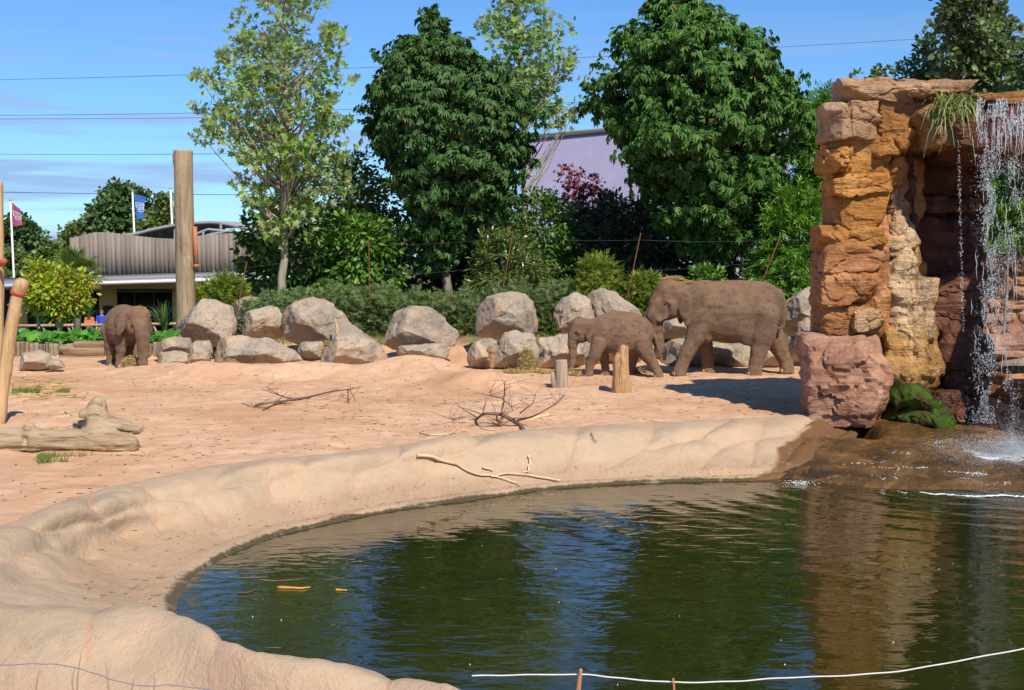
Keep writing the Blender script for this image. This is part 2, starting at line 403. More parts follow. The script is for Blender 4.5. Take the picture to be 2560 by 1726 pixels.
def mat_water():
    t = MT('pool_water', .025, .5); w = t.co('World'); t.b.inputs['IOR'].default_value = 1.42
    n0 = t.noise(w, .6, 3)
    sy = t.n('ShaderNodeSeparateXYZ'); t.l(w, sy.inputs[0])
    t.set(t.ramp(n0, [(.35, (.016, .022, .004)), (.65, (.026, .030, .006))]))
    # rings running out from the foot of the fall + wind ripples, calmer towards the left bank
    ctr = t.n('ShaderNodeVectorMath', operation='SUBTRACT'); t.l(w, ctr.inputs[0]); ctr.inputs[1].default_value = (8.6, 22.0, -.7)
    ln = t.n('ShaderNodeVectorMath', operation='LENGTH'); t.l(ctr.outputs[0], ln.inputs[0]); r = ln.outputs['Value']
    wob = t.math('MULTIPLY', t.noise(w, .45, 3, .6), 5.0)
    ph = t.math('ADD', t.math('MULTIPLY', r, 8.5), wob)
    ring = t.math('SINE', ph)
    ring2 = t.math('SINE', t.math('ADD', t.math('MULTIPLY', r, 17.0), t.math('MULTIPLY', t.noise(w, 1.1, 3), 9)))
    att = t.ramp(t.math('MULTIPLY', r, .05), [(.15, 1), (.45, .55), (.72, .12)])
    ring = t.math('MULTIPLY', t.math('ADD', ring, t.math('MULTIPLY', ring2, .35)), att)
    wind = t.noise(t.co('World', (1.0, 2.0, 1), (0, 0, .25)), 2.1, 2, .5, .6)
    calm = t.ramp(t.noise(w, .33, 2), [(.38, .35), (.62, 1)])
    h = t.math('ADD', t.math('MULTIPLY', ring, .0030), t.math('MULTIPLY', t.math('MULTIPLY', wind, calm), .015))
    bp = t.n('ShaderNodeBump'); bp.inputs['Strength'].default_value = 1.0; bp.inputs['Distance'].default_value = 1.0; t.l(h, bp.inputs['Height'])
    t.l(bp.outputs[0], t.b.inputs['Normal'])
    return t.m
M_SAND = mat_sand(); M_RIM = mat_rim(); M_WATER = mat_water()
M_BOULDER = [mat_boulder('limestone_pale', .55), mat_boulder('limestone_grey', .3, .12, 5), mat_boulder('limestone_warm', .9, 0, 9), mat_boulder('limestone_dark', .1, .38, 13)]

# ------------------------------------------------------------------ pool outline, measured round the shore
K = 2560 / 2326.0
ST = [  # outer, crest, foot, water line : (x, y) of the full picture at 2326 px, heights per station below
 ((2010,925),(1990,940),(1900,1040),(1850,1080)), ((1870,938),(1855,955),(1760,1052),(1720,1092)), ((1690,950),(1680,966),(1600,1058),(1560,1095)),
 ((1520,960),(1510,976),(1450,1058),(1420,1100)), ((1300,970),(1290,986),(1260,1068),(1240,1113)),
 ((1120,988),(1115,1002),(1080,1085),(1060,1138)), ((950,1005),(945,1020),(920,1105),(890,1162)),
 ((780,1028),(775,1042),(770,1128),(750,1190)), ((600,1045),(600,1060),(620,1150),(620,1222)),
 ((430,1070),(435,1087),(500,1180),(520,1262)), ((300,1098),(312,1112),(400,1195),(460,1295)),
 ((160,1135),(180,1152),(300,1215),(425,1330)), ((50,1175),(75,1192),(235,1245),(406,1365)),
 ((-90,1235),(-60,1252),(203,1290),(405,1395)), ((-190,1330),(-130,1335),(205,1340),(413,1418)),
 ((-120,1500),(-20,1372),(230,1388),(438,1446)), ((130,1640),(190,1388),(345,1432),(490,1482)),
 ((380,1700),(390,1412),(470,1480),(560,1520)), ((560,1740),(580,1494),(640,1545),(690,1580)),
 ((740,1780),(730,1520),(780,1580),(830,1625)), ((900,1830),(870,1530),(930,1610),(990,1670)),
 ((1100,1900),(1010,1572),(1080,1660),(1140,1740)), ((1400,2050),(1250,1690),(1330,1800),(1400,1880)),
 ((2000,2150),(1800,1850),(1850,1960),(1900,2060)), ((3100,2150),(2900,1900),(2900,2010),(2900,2100))]
nS = len(ST)
zO = np.interp(np.arange(nS), [0, .9, 1, 13, 15, 17, 24], [-.4, .0, .02, .02, -.2, -.38, -.38])
zC = np.interp(np.arange(nS), [0, 1, 2, 5, 10, 13, 16, 24], [-.15, .0, .06, .06, .07, .13, .26, .26])
ctl = np.zeros((4, nS, 3))
WZ = -.62
for i, (o, c, f, w) in enumerate(ST):
    for j, (p, z) in enumerate(((o, zO[i]), (c, zC[i]), (f, -.41 if i < 14 else -.34), (w, WZ))):
        ctl[j, i] = PZ(p[0]*K, p[1]*K, z)
NS = 760
cur = [crom(ctl[j], NS) for j in range(4)]
SH_O = cur[0]                                         # outer line, used to sink the sand under the rim and the pool
rimline = .5*(cur[0] + cur[1])
TAIL = [[14.5, 9.0], [16, 20], [16, 32.5], [10.4, 32.5], [10.0, 29.0], [9.5, 27.5], [7.0, 26.5]]
poly = np.vstack([rimline[::3, :2], TAIL])
def poly_sd(X, Y, poly):
    sh = X.shape; x = X.ravel(); y = Y.ravel(); d = np.full(x.shape, 1e9); ins = np.zeros(x.shape, bool)
    n = len(poly)
    for i in range(n):
        a = poly[i]; b = poly[(i+1) % n]; e = b - a; L = e @ e
        if L < 1e-12: continue
        t = np.clip(((x-a[0])*e[0] + (y-a[1])*e[1]) / L, 0, 1)
        d = np.minimum(d, (x-a[0]-t*e[0])**2 + (y-a[1]-t*e[1])**2)
        c = (a[1] > y) != (b[1] > y)
        if abs(e[1]) > 1e-12: ins ^= c & (x < e[0]*(y-a[1])/e[1] + a[0])
    return np.where(ins, -1, 1).reshape(sh) * np.sqrt(d).reshape(sh)
MOUNDS = [(-2.5, 33.6, .60, 1.4, 1.0), (-.75, 31.2, .40, .8, .7), (-1.6, 32.4, .18, 1.2, .8), (-7.9, 33.3, .44, 1.7, 1.0), (-5.2, 33.9, .34, 1.5, .9), (-9.8, 35.2, .22, 1.6, 1.2),
          (-11.5, 30, .12, 2.5, 2), (1.0, 27, .08, 1.5, 1.5), (-5, 27, .1, 2, 1.4), (-8.5, 24, .08, 2, 1.5)]
def ground_z(X, Y, detail=True):
    X = np.asarray(X, float); Y = np.asarray(Y, float)
    left = 1 - sstep(-9.6, -8.4, X)
    bank = .80 * sstep(36.4, 41.5, Y); bl = .16 * sstep(34.5, 38.2, Y) + .40 * sstep(38.55, 38.75, Y) - .45 * sstep(40, 46, Y)
    z = bank * (1 - left) + bl * left
    z = z - 2.6 * sstep(50, 63, Y) + .0
    for (mx_, my_, a, sx_, sy_) in MOUNDS: z = z + a * np.exp(-((X-mx_)/sx_)**2 - ((Y-my_)/sy_)**2)
    z = z - .40 * (1 - sstep(8.0, 12.0, Y))
    if detail:
        p = np.stack([X.ravel(), Y.ravel(), np.zeros(X.size)], 1)
        m = (np.abs(p[:, 0]) < 22) & (p[:, 1] > 3) & (p[:, 1] < 52)
        n = np.zeros(len(p)); q = p[m]
        n[m] = .05*fbm(q*.55, 3, 5) + .060*fbm(q*2.2, 4, 8) - .05*np.clip(fbm(q*1.5+7, 2, 21)-.25, 0, 1)
        z = z + n.reshape(X.shape)
    return z
def axis(parts):
    out = []
    for a, b, s in parts: out.append(np.arange(a, b, s))
    return np.unique(np.concatenate(out))
xs = axis([(-1500, -150, 150), (-150, -30, 12), (-30, -15, .8), (-15, 15, .12), (15, 30, .8), (30, 150, 12), (150, 1501, 150)])
ys = axis([(-300, -20, 40), (-20, 4, 2), (4, 12, .25), (12, 43, .125), (43, 66, .5), (66, 200, 10), (200, 2601, 200)])
X, Y = np.meshgrid(xs, ys, indexing='ij'); Z = ground_z(X, Y)
near = (X > -9) & (X < 20) & (Y > 4) & (Y < 36)
sd = np.full(X.shape, 9.0); sd[near] = poly_sd(X[near], Y[near], poly)
Z = np.where(sd < .12, Z - 2.1*sstep(.0, .5, .12 - sd) - .02, Z)
nx_, ny_ = X.shape; ii = np.arange(nx_*ny_).reshape(nx_, ny_)
Fg = np.stack([ii[:-1, :-1], ii[1:, :-1], ii[1:, 1:], ii[:-1, 1:]], -1).reshape(-1, 4)
ground = link('ground', mesh_np('ground', np.stack([X, Y, Z], -1).reshape(-1, 3), Fg), M_SAND, sm=True); tag(ground, kind='structure')

# ------------------------------------------------------------------ pool rim: lumpy cast-rock edge and smooth sloping bank, swept along the shore
rng = np.random.default_rng(11)
seglen = np.concatenate([[0], np.cumsum(np.linalg.norm(np.diff(cur[1], axis=0), axis=1))])
cuts = [0.0]
while cuts[-1] < seglen[-1]: cuts.append(cuts[-1] + rng.uniform(1.1, 3.0) * (.62 if 26 < cuts[-1] < 38 else 1))
cuts = np.array(cuts); li = np.searchsorted(cuts, seglen, side='right') - 1; li = np.clip(li, 0, len(cuts)-2)
u = (seglen - cuts[li]) / (cuts[li+1] - cuts[li])
hump = np.sqrt(np.clip(1 - (2*u-1)**4, 0, 1)); hgt = rng.uniform(.5, 1.25, len(cuts))[li]
rows = []
inward = cur[3] - cur[1]; inward[:, 2] = 0; inward /= np.linalg.norm(inward, axis=1)[:, None]
stn = np.linspace(0, nS-1, NS)
NT = 60
tt = np.linspace(0, 1, NT)
o2 = cur[0] - inward*.5; o2[:, 2] -= .35
mid = cur[1]*.45 + cur[2]*.55; mid[:, 2] += .05
wb = cur[3] + inward*.9; wb[:, 2] = -1.25
wb0 = cur[3]; wf = cur[3]*.5 + cur[2]*.5; wf[:, 2] -= .03
prof = np.stack([o2, cur[0], cur[1], mid, cur[2], wf, wb0, wb], 0)          # (8,NS,3)
pk = np.array([0, .10, .24, .42, .58, .72, .85, 1.0])
G = np.zeros((NT, NS, 3))
for t_i, tv in enumerate(tt):
    j = min(np.searchsorted(pk, tv, side='right')-1, 6); f = (tv - pk[j]) / (pk[j+1]-pk[j])
    p0 = prof[max(j-1, 0)]; p1 = prof[j]; p2 = prof[j+1]; p3 = prof[min(j+2, 7)]
    a = 2*p1; b = p2-p0; c = 2*p0-5*p1+4*p2-p3; d = -p0+3*p1-3*p2+p3
    G[t_i] = .5*(a + b*f + c*f*f + d*f**3)
# irregular stones cast into the rim: cells along the shore with creases between them
tw = np.concatenate([[0], np.cumsum(np.linalg.norm(np.diff(G, axis=0), axis=2).mean(1))])
cells = []; sv = -1.0
while sv < seglen[-1] + 2:
    stp = rng.uniform(.9, 2.3); 
    cells.append((sv + rng.uniform(-.2, .2), tw[int(NT*.29)] + rng.uniform(-.12, .12), rng.uniform(.7, 1.3), stp))
    if rng.random() < .75: cells.append((sv + stp*.5 + rng.uniform(-.3, .3), tw[int(NT*.45)] + rng.uniform(-.08, .12), rng.uniform(.5, 1.1), stp))
    sv += stp
cells = np.array(cells)
SS, TT_ = np.meshgrid(seglen, tw); wob = .16*fbm(G.reshape(-1, 3)*1.1, 3, 35).reshape(NT, NS)
dS = ((SS+wob)[..., None]-cells[:, 0])*.75; dT = ((TT_+wob*.6)[..., None]-cells[:, 1])*1.15
d2 = np.sqrt(dS**2 + dT**2); nearest = d2.argmin(-1); srt = np.partition(d2, 1, axis=-1); edge_ = srt[..., 1]-srt[..., 0]
bul = np.sqrt(np.clip(edge_/.75, 0, 1)); wx = sstep(.10, .20, tt)*(1-sstep(.54, .64, tt)); amp_c = np.interp(stn, [0, 11, 14, 23], [.15, .15, .10, .10])[None, :]
lump = wx[:, None]*(bul*cells[nearest, 2]*amp_c - np.interp(stn, [0, 11, 14, 23], [.09, .09, .105, .105])[None, :])
crease = np.clip(1-edge_/.10, 0, 1)*wx[:, None]*.8 + .75*np.exp(-((tt-.09)/.06)**2)[:, None]*np.ones((1, NS))
G += lump[:, :, None] * (inward[None]*.45 + np.array([0, 0, .75]))
q = G.reshape(-1, 3)
dn = (.06*fbm(q*.9, 4, 31) + .022*fbm(q*3.5, 3, 32)).reshape(NT, NS) * np.clip(1.15 - np.abs(tt-.3)*1.6, .12, 1)[:, None]
G += dn[:, :, None] * np.array([0, 0, 1.0]) + dn[:, :, None]*inward[None]*.6
ii = np.arange(NT*NS).reshape(NT, NS)
Fr = np.stack([ii[:-1, :-1], ii[:-1, 1:], ii[1:, 1:], ii[1:, :-1]], -1).reshape(-1, 4)
rim = link('pool_rim', mesh_np('pool_rim', G.reshape(-1, 3), Fr), M_RIM, sm=True); tag(rim, kind='structure')
ca = rim.data.attributes.new('lodged_sand', 'FLOAT', 'POINT'); ca.data.foreach_set('value', np.clip(crease, 0, 1).ravel().astype(np.float32))
cw = rim.data.attributes.new('wet_end', 'FLOAT', 'POINT'); cw.data.foreach_set('value', (np.ones((NT, 1))*(1-sstep(.5, 1.7, stn))[None, :]).ravel().astype(np.float32))
# water sheet
wv = np.array([[-4.6, 7.0, WZ], [17, 7.0, WZ], [17, 33, WZ], [-4.6, 33, WZ]]); wv[0, 0] = -4.3
water = link('pool_water', mesh_np('pool_water', wv, np.array([[0, 1, 2, 3]])), M_WATER); tag(water, kind='structure')
bed = link('pool_bed', mesh_np('pool_bed', wv + np.array([0, 0, -.9]), np.array([[0, 1, 2, 3]])), flat_mat('silt', (.10, .08, .04))); tag(bed, kind='structure')
# wet rock apron the fall lands on
M_WET = MT('wet_rock', .22, .5)
def _wet(t):
    w = t.co('World'); n1 = t.noise(w, .9, 5, .6, .8); n2 = t.noise(w, 4, 5, .65, .6)
    c = t.ramp(n1, [(.32, (.045, .028, .010)), (.47, (.10, .058, .02)), (.58, (.16, .085, .03)), (.7, (.22, .13, .055))])
    c = t.mix(t.ramp(n2, [(.56, 0), (.70, .8)]), c, (.30, .125, .022))
    c = t.mix(t.ramp(n2, [(.3, .7), (.44, 0)]), c, (.03, .026, .012))
    t.set(c, t.bump(t.math('ADD', n2, t.math('MULTIPLY', t.noise(w, 14, 4), .5)), .9, .09), t.ramp(n2, [(.3, .10), (.7, .38)]))
_wet(M_WET); M_WET = M_WET.m
ax_ = np.linspace(3.7, 15, 170); ay_ = np.linspace(18.6, 28.2, 150); AX, AY = np.meshgrid(ax_, ay_, indexing='ij')
front = 20.3 + 1.0*np.exp(-((AX-4.5)/1.0)**2) - .10*(AX-7)*.3
prog = np.clip((AY - front) / (25.2 - front), -1, 1.3)
AZ = WZ - .02 + .60*np.power(np.clip(prog, 0, 2), .75) + .9*np.minimum(prog, 0)
edge = sstep(3.9, 4.45, AX + .08*np.sin(AY*3)); AZ = -1.3 + (AZ + 1.3)*edge
AZ = AZ - 1.6*sstep(23.4, 24.6, AY)*(1-sstep(6.2, 7.2, AX))
AZ = AZ - .8*sstep(10.3, 11.2, AX)*sstep(24.6, 26, AY)
pp = np.stack([AX.ravel(), AY.ravel(), np.zeros(AX.size)], 1)
AZ = AZ + (.10*fbm(pp*.8, 4, 41) + .04*fbm(pp*3, 3, 42)).reshape(AX.shape) * sstep(-.05, .2, prog)
ii = np.arange(AX.size).reshape(AX.shape); Fa = np.stack([ii[:-1, :-1], ii[1:, :-1], ii[1:, 1:], ii[:-1, 1:]], -1).reshape(-1, 4)
apron = link('wet_rock_apron', mesh_np('apron', np.stack([AX, AY, AZ], -1).reshape(-1, 3), Fa), M_WET, sm=True); tag(apron, kind='structure')
def apron_z(x, y):
    i = int(np.clip(np.searchsorted(ax_, x), 0, len(ax_)-1)); j = int(np.clip(np.searchsorted(ay_, y), 0, len(ay_)-1)); return AZ[i, j]
_gx = xs; _gy = ys
def gz(x, y):
    i = int(np.clip(np.searchsorted(xs, x), 1, len(xs)-1)); j = int(np.clip(np.searchsorted(ys, y), 1, len(ys)-1))
    fx = (x-xs[i-1])/(xs[i]-xs[i-1]); fy = (y-ys[j-1])/(ys[j]-ys[j-1])
    return float((Z[i-1,j-1]*(1-fx)+Z[i,j-1]*fx)*(1-fy) + (Z[i-1,j]*(1-fx)+Z[i,j]*fx)*fy)
def on_ground(px, py, zoff=0):
    """ground point seen at a pixel"""
    r = ray(px, py); lo, hi = 5.0, 48.0; p = None
    for D in np.arange(5, 60, .1):
        t = D / r.y; x = r.x*t; z = CAMZ + r.z*t
        if z <= gz(x, D): p = Vector((x, D, gz(x, D)+zoff)); break
    return p if p is not None else P(px, py, 50)
# ------------------------------------------------------------------ boulders: convex facets from the seen outline, roughened
def boulder(name, outline, D, depth, seed, mat, label, sub=5, p=60, rough=.085, group=None, facets=3, base=None, parent=None, lean=.0, cat='boulder'):
    rg = np.random.default_rng(seed)
    pts = np.array([list(P(x, y, D))[::2] for x, y in outline]); pts = pts[::1]
    c2 = (pts.max(0) + pts.min(0)) / 2
    A = 0.0
    for i in range(len(pts)):
        a = pts[i]; b = pts[(i+1) % len(pts)]; A += a[0]*b[1]-a[1]*b[0]
    if A < 0: pts = pts[::-1]
    planes = []
    for i in range(len(pts)):
        a = pts[i]; b = pts[(i+1) % len(pts)]; e = b-a
        if np.linalg.norm(e) < 1e-6: continue
        n2 = np.array([e[1], -e[0]]); n2 /= np.linalg.norm(n2); d = (a-c2) @ n2
        if d < .02: d = .02
        k = rg.uniform(-.45, .05); n = np.array([n2[0], k, n2[1]]); L = np.linalg.norm(n)
        planes.append((n/L, d/L))
        n = np.array([n2[0], .5, n2[1]]); planes.append((n/np.linalg.norm(n), d*.95/np.linalg.norm(n)+.1*depth))
    hw = (pts.max(0)-pts.min(0))/2; planes = [(n, d*1.07) for n, d in planes]
    for n_, f_ in (((rg.uniform(-.3, .3), -.55, -.75), rg.uniform(.50, .66)), ((-.85, -.5, rg.uniform(0, .3)), rg.uniform(.62, .8)), ((rg.uniform(-.2, .4), -.62, .75), rg.uniform(.66, .82)), ((.6, -.75, rg.uniform(-.1, .2)), rg.uniform(.7, .85))):
        n = np.array(n_); n /= np.linalg.norm(n); planes.append((n, f_*np.sqrt((n[0]*hw[0])**2 + (n[1]*depth/2)**2 + (n[2]*hw[1])**2)))
    for i in range(facets):
        n = np.array([rg.uniform(-.75, .75), -1, rg.uniform(-.35, .8)]); n /= np.linalg.norm(n)
        s = np.sqrt((n[0]*hw[0])**2 + (n[1]*depth/2)**2 + (n[2]*hw[1])**2)
        planes.append((n, s*rg.uniform(.66, .9)))
    planes.append((np.array([0, 1., 0]), depth/2)); planes.append((np.array([0, -1., 0]), depth/2))
    u, F = ico(sub)
    sc_ = np.array([hw[0], depth/2, hw[1]]); uu = u*sc_; 
    inv = np.zeros(len(u))
    for n, d in planes:
        inv += np.power(np.clip((uu @ n)/d, 0, None), p)
    r = np.power(inv, -1/p); V = uu*r[:, None]
    S = float(np.mean(hw)); q = V + seed*3.7
    nrm = V/np.linalg.norm(V, axis=1)[:, None]
    dsp = rough*S*(1.4*fbm(q*1.3/S, 4, seed) - .9*np.abs(fbm(q*2.3/S, 3, seed+9)) + .45*ridged(q*4.5/S, 3, seed+3) - .35)
    sites = rg.normal(0, 1, (26, 3)); sites /= np.linalg.norm(sites, axis=1)[:, None]; sites *= sc_*.9; offs = rg.uniform(-1, 1, 26)
    qq = V + .18*S*np.stack([fbm(q*1.5/S+k*5, 2, seed+20+k) for k in range(3)], 1)
    cell = ((qq[:, None, :]-sites[None])**2).sum(-1).argmin(1); dsp = dsp + rough*.42*S*offs[cell]
    V = V + nrm*dsp[:, None]
    cen = np.array([c2[0], D + depth*.5*(.0), c2[1]])
    zmin = V[:, 2].min()
    root = np.array([cen[0], cen[1], cen[2]+zmin])
    Vl = V - np.array([0, 0, zmin])
    o = link(name, mesh_np(name, Vl, F), mat, parent, tuple(root), sm=True); o.data.set_sharp_from_angle(angle=math.radians(24))
    if label: tag(o, label, cat, group)
    return o
B = M_BOULDER
GU = 'boulders of the upper row'; GL = 'rocks of the lower row'
boulder('boulder', [(440,820),(462,795),(505,750),(545,762),(574,770),(578,830),(560,862),(500,864),(462,852)], 37.6, 1.5, 3, B[0], 'tall pale boulder with a slanting left slab beside the wooden pole', group=GU)
boulder('boulder', [(602,800),(618,780),(668,766),(690,772),(710,800),(700,845),(640,848),(606,840)], 38.4, 1.2, 7, B[0], 'rounded pale boulder right of the tall slanting one', group=GU)
boulder('boulder', [(694,830),(700,800),(725,768),(775,751),(800,757),(845,780),(876,815),(872,845),(800,868),(720,860)], 37.6, 1.7, 12, B[1], 'largest grey domed boulder in front of the nettle hedge', group=GU, facets=6)
boulder('boulder', [(955,860),(968,820),(985,785),(1020,770),(1065,772),(1110,805),(1140,830),(1135,862),(1080,872),(985,880)], 36.9, 1.6, 21, B[0], 'domed boulder with dark left face behind the sand mound', group=GU)
boulder('boulder', [(1184,800),(1190,770),(1215,744),(1255,735),(1298,733),(1330,757),(1333,830),(1300,838),(1210,850),(1188,828)], 37.8, 1.7, 28, B[1], 'blocky flat topped grey boulder perched above the hay', group=GU)
boulder('boulder', [(1386,785),(1410,752),(1445,734),(1475,750),(1480,800),(1450,838),(1410,830),(1392,805)], 38.2, 1.2, 31, B[0], 'pointed pale boulder left behind the baby elephant', group=GU)
boulder('boulder', [(1445,790),(1470,745),(1505,730),(1545,735),(1585,765),(1610,800),(1600,850),(1460,850)], 38.9, 1.5, 35, B[1], 'light grey ridge boulder right behind the baby elephant', group=GU)
boulder('boulder', [(1612,790),(1632,752),(1665,738),(1700,750),(1720,800),(1700,850),(1620,850)], 39.2, 1.2, 38, B[1], 'grey boulder behind the adult elephant\'s trunk', group=GU)
boulder('boulder', [(1955,790),(1968,752),(2015,724),(2045,728),(2072,770),(2072,830),(1980,846),(1958,825)], 38.0, 1.5, 42, B[1], 'big grey boulder between adult elephant and rock pillar', group=GU)
boulder('boulder', [(1985,870),(1998,815),(2020,797),(2055,803),(2062,860),(2040,885),(1995,885)], 36.6, .9, 44, B[1], 'darker angular boulder below the big grey one by the pillar', group=GL)
boulder('boulder', [(470,872),(488,856),(520,852),(530,880),(515,920),(490,925),(470,905)], 36.1, .8, 51, B[0], 'narrow upright rock with one dark side below the slanting boulder', sub=5, group=GL)
boulder('boulder', [(516,890),(545,850),(600,842),(660,852),(735,882),(745,898),(700,918),(560,925),(515,920)], 36.0, 1.5, 55, B[2], 'long low sloping rock in front of the upper boulders', group=GL)
boulder('boulder', [(742,872),(760,857),(800,855),(812,868),(808,893),(770,897),(750,888)], 36.5, .8, 58, B[2], 'small flat rock wedged under the largest domed boulder', sub=4, group=GL)
boulder('boulder', [(795,925),(815,870),(850,828),(880,817),(905,835),(945,865),(968,900),(950,925),(860,940)], 35.6, 1.3, 61, B[2], 'peaked tan rock propped below the largest domed boulder', group=GL)
boulder('boulder', [(985,880),(1000,866),(1060,862),(1110,857),(1122,870),(1115,895),(1000,905)], 36.0, 1.0, 65, B[2], 'thin pinkish slab half buried under the dark faced boulder', sub=4, group=GL)
boulder('boulder', [(1165,895),(1185,860),(1210,848),(1240,855),(1250,890),(1235,925),(1180,925)], 36.2, .9, 68, B[2], 'smooth tan rock left of the wood chunk', sub=4, group=GL)
boulder('boulder', [(1238,880),(1262,840),(1290,828),(1330,840),(1345,880),(1340,925),(1270,928),(1242,915)], 36.0, 1.0, 71, B[0], 'grey and cream rock behind the hanging hay', group=GL)
boulder('boulder', [(1333,880),(1350,850),(1400,838),(1440,842),(1465,870),(1460,920),(1390,930),(1345,925)], 36.3, 1.2, 75, B[2], 'reddish brown rock left of the baby elephant\'s trunk', group=GL)
boulder('boulder', [(1440,850),(1500,835),(1560,845),(1600,880),(1600,930),(1450,932)], 37.4, 1.2, 77, B[2], 'low rock behind the baby elephant\'s legs', sub=4, group=GL)
boulder('boulder', [(1655,812),(1672,798),(1712,800),(1735,820),(1725,838),(1665,838)], 37.8, .9, 79, B[2], 'pale flat topped rock behind the adult elephant\'s front legs', sub=4, group=GL)
boulder('boulder', [(1645,870),(1665,838),(1730,832),(1800,845),(1860,840),(1900,860),(1910,930),(1660,935)], 37.2, 1.4, 83, B[1], 'wide rock in shade under the adult elephant\'s belly', group=GL)
boulder('boulder', [(1885,900),(1900,862),(1930,850),(1962,880),(1966,922),(1900,928)], 36.7, .8, 86, B[0], 'pale rock behind the adult elephant\'s hind legs', sub=4, group=GL)
boulder('boulder', [(1962,870),(1975,845),(2000,842),(2022,880),(2012,905),(1970,908)], 36.9, .7, 89, B[2], 'sandy rock to the right of the adult elephant\'s rear foot', sub=4, group=GL)
boulder('boulder', [(385,880),(390,858),(430,845),(470,850),(475,875),(440,890),(395,892)], 37.2, 1.1, 91, B[2], 'flat brown ledge rock left of the slanting boulder', sub=4, group=GL)
boulder('boulder', [(383,905),(400,885),(440,880),(475,890),(480,925),(390,928)], 36.4, .9, 93, B[0], 'low pale rock beside the feeding elephant', sub=4, group=GL)
boulder('boulder', [(42,905),(55,885),(95,880),(118,888),(130,915),(100,925),(45,925)], 35.6, .9, 95, B[2], 'low pink boulder at the foot of the log wall', sub=4)
boulder('boulder', [(112,912),(130,900),(150,902),(160,918),(130,926)], 35.2, .5, 96, B[2], 'small flat stone beside the low pink boulder', sub=4)

# ------------------------------------------------------------------ rock pillar of stacked sandstone blocks
OR = mat_sandstone('sandstone_orange', (.42, .185, .045), (.56, .29, .085), .6, .2, 0, 1)
RD = mat_sandstone('sandstone_red', (.36, .155, .060), (.50, .25, .11), .45, .2, 0, 4)
BE = mat_sandstone('sandstone_buff', (.40, .235, .125), (.50, .33, .19), .5, .35, 0, 7)
PA = mat_sandstone('sandstone_pale', (.50, .32, .17), (.62, .45, .27), .6, .45, 0, 11, .5)
PK = mat_sandstone('sandstone_pink', (.37, .19, .12), (.47, .275, .185), .3, .25, 0, 15)
DK = mat_sandstone('sandstone_wet_shaded', (.12, .045, .025), (.20, .09, .055), .7, .15, 0, 19, .4)  # dark tone covers wet rock and the recess's shade, put into the colour
GO = mat_sandstone('sandstone_wet_gold', (.44, .235, .075), (.55, .37, .17), .75, .4, 0, 23, .35)
ST_ = mat_sandstone('sandstone_stained', (.33, .155, .050), (.25, .17, .09), .85, .15, 0, 27)
PIL0 = np.array([7.6, 26.0, -.4])
pillar = thing('rock_pillar', tuple(PIL0), 'tall pillar of stacked orange sandstone blocks carrying the waterfall', 'rock pillar')
def block(px, D, depth, seed, mat, name='rock_block', p=60, amp=.035, cuts=6, strata=.03, sub=5, skew=0, tilt=0, parent=None, off=None, taper=0, facet=.045):
    """rect in pixels (x0,y0,x1,y1) of its front face at distance D; depth goes back"""
    rg = np.random.default_rng(seed); x0, y0, x1, y1 = px
    if parent is None and name == 'rock_block': y0 -= 5; y1 += 5
    if parent is None and x0 < 2120: depth = min(depth, 1.2)
    a = np.array(P(x0, y1, D)); b = np.array(P(x1, y0, D)); hs = np.array([(b[0]-a[0])/2 - (.07 if parent is None else 0), depth/2, (b[2]-a[2])/2]); c = np.array([(a[0]+b[0])/2, D+depth/2, (a[2]+b[2])/2])
    u, F = ico(sub); pl = [np.array(v, float) for v in ((1,0,0),(-1,0,0),(0,1,0),(0,-1,0),(0,0,1),(0,0,-1))]; ds = [1.0]*6
    for i in range(cuts):
        n = np.array([rg.uniform(-1, 1), rg.uniform(-1, -.1), rg.uniform(-1, 1)]); n /= np.linalg.norm(n); pl.append(n); ds.append(rg.uniform(.98, 1.32))
    inv = np.zeros(len(u))
    for n, d in zip(pl, ds): inv += np.power(np.clip((u @ n)/d, 0, None), p)
    V = u*np.power(inv, -1/p)[:, None]
    V[:, 0] *= 1 + taper*V[:, 2]
    V = V*hs; nr = V/hs**2; nr /= np.linalg.norm(nr, axis=1)[:, None]
    V[:, 0] += skew*V[:, 2]; V[:, 2] += tilt*V[:, 0]
    w = V + c
    zz = w[:, 2] + .12*fbm(w*.8, 2, seed+2); st = vnoise(np.stack([w[:, 0]*.5, w[:, 1]*.5, zz*5.5], 1), seed+5)
    st2 = vnoise(np.stack([w[:, 0]*.3, w[:, 1]*.3, zz*2.3], 1), 77)
    ck = np.abs(vnoise(np.stack([w[:, 0]*1.6, w[:, 1]*1.6, w[:, 2]*.7], 1), seed+8))
    d = amp*(1.6*fbm(w*1.3, 4, seed) + .9*fbm(w*4.5, 3, seed+1)) + strata*(np.sign(st)*np.sqrt(np.abs(st))) + strata*.8*st2 - .05*np.clip(.10-ck, 0, 1)/.10*(strata > 0)
    m_ = 16; sites = rg.uniform(-1, 1, (m_, 3)); sites[:, 1] = -np.abs(sites[:, 1])**.3; sites *= hs; offs = rg.uniform(-1, 1, m_); wq = V + .10*np.stack([fbm(w*1.7+k*5, 2, seed+20+k) for k in range(3)], 1)
    dd_ = (((wq[:, None, :]-sites[None])*np.array([1, 1, 1.5]))**2).sum(-1); cell = dd_.argmin(1); d = d + facet*offs[cell]
    s2_ = np.sort(np.sqrt(dd_), 1); d = d - facet*.8*np.clip(1-(s2_[:, 1]-s2_[:, 0])/.035, 0, 1)
    V = V + nr*d[:, None]
    par = pillar if parent is None else parent
    base = PIL0 if off is None else np.asarray(off)
    o = link(name, mesh_np(name, V + c - base, F), mat, par, sm=True); o.data.set_sharp_from_angle(angle=math.radians(24)); return o
block((2105,198,2300,250), 24.85, 2.6, 1, BE, tilt=-.04, strata=.03)
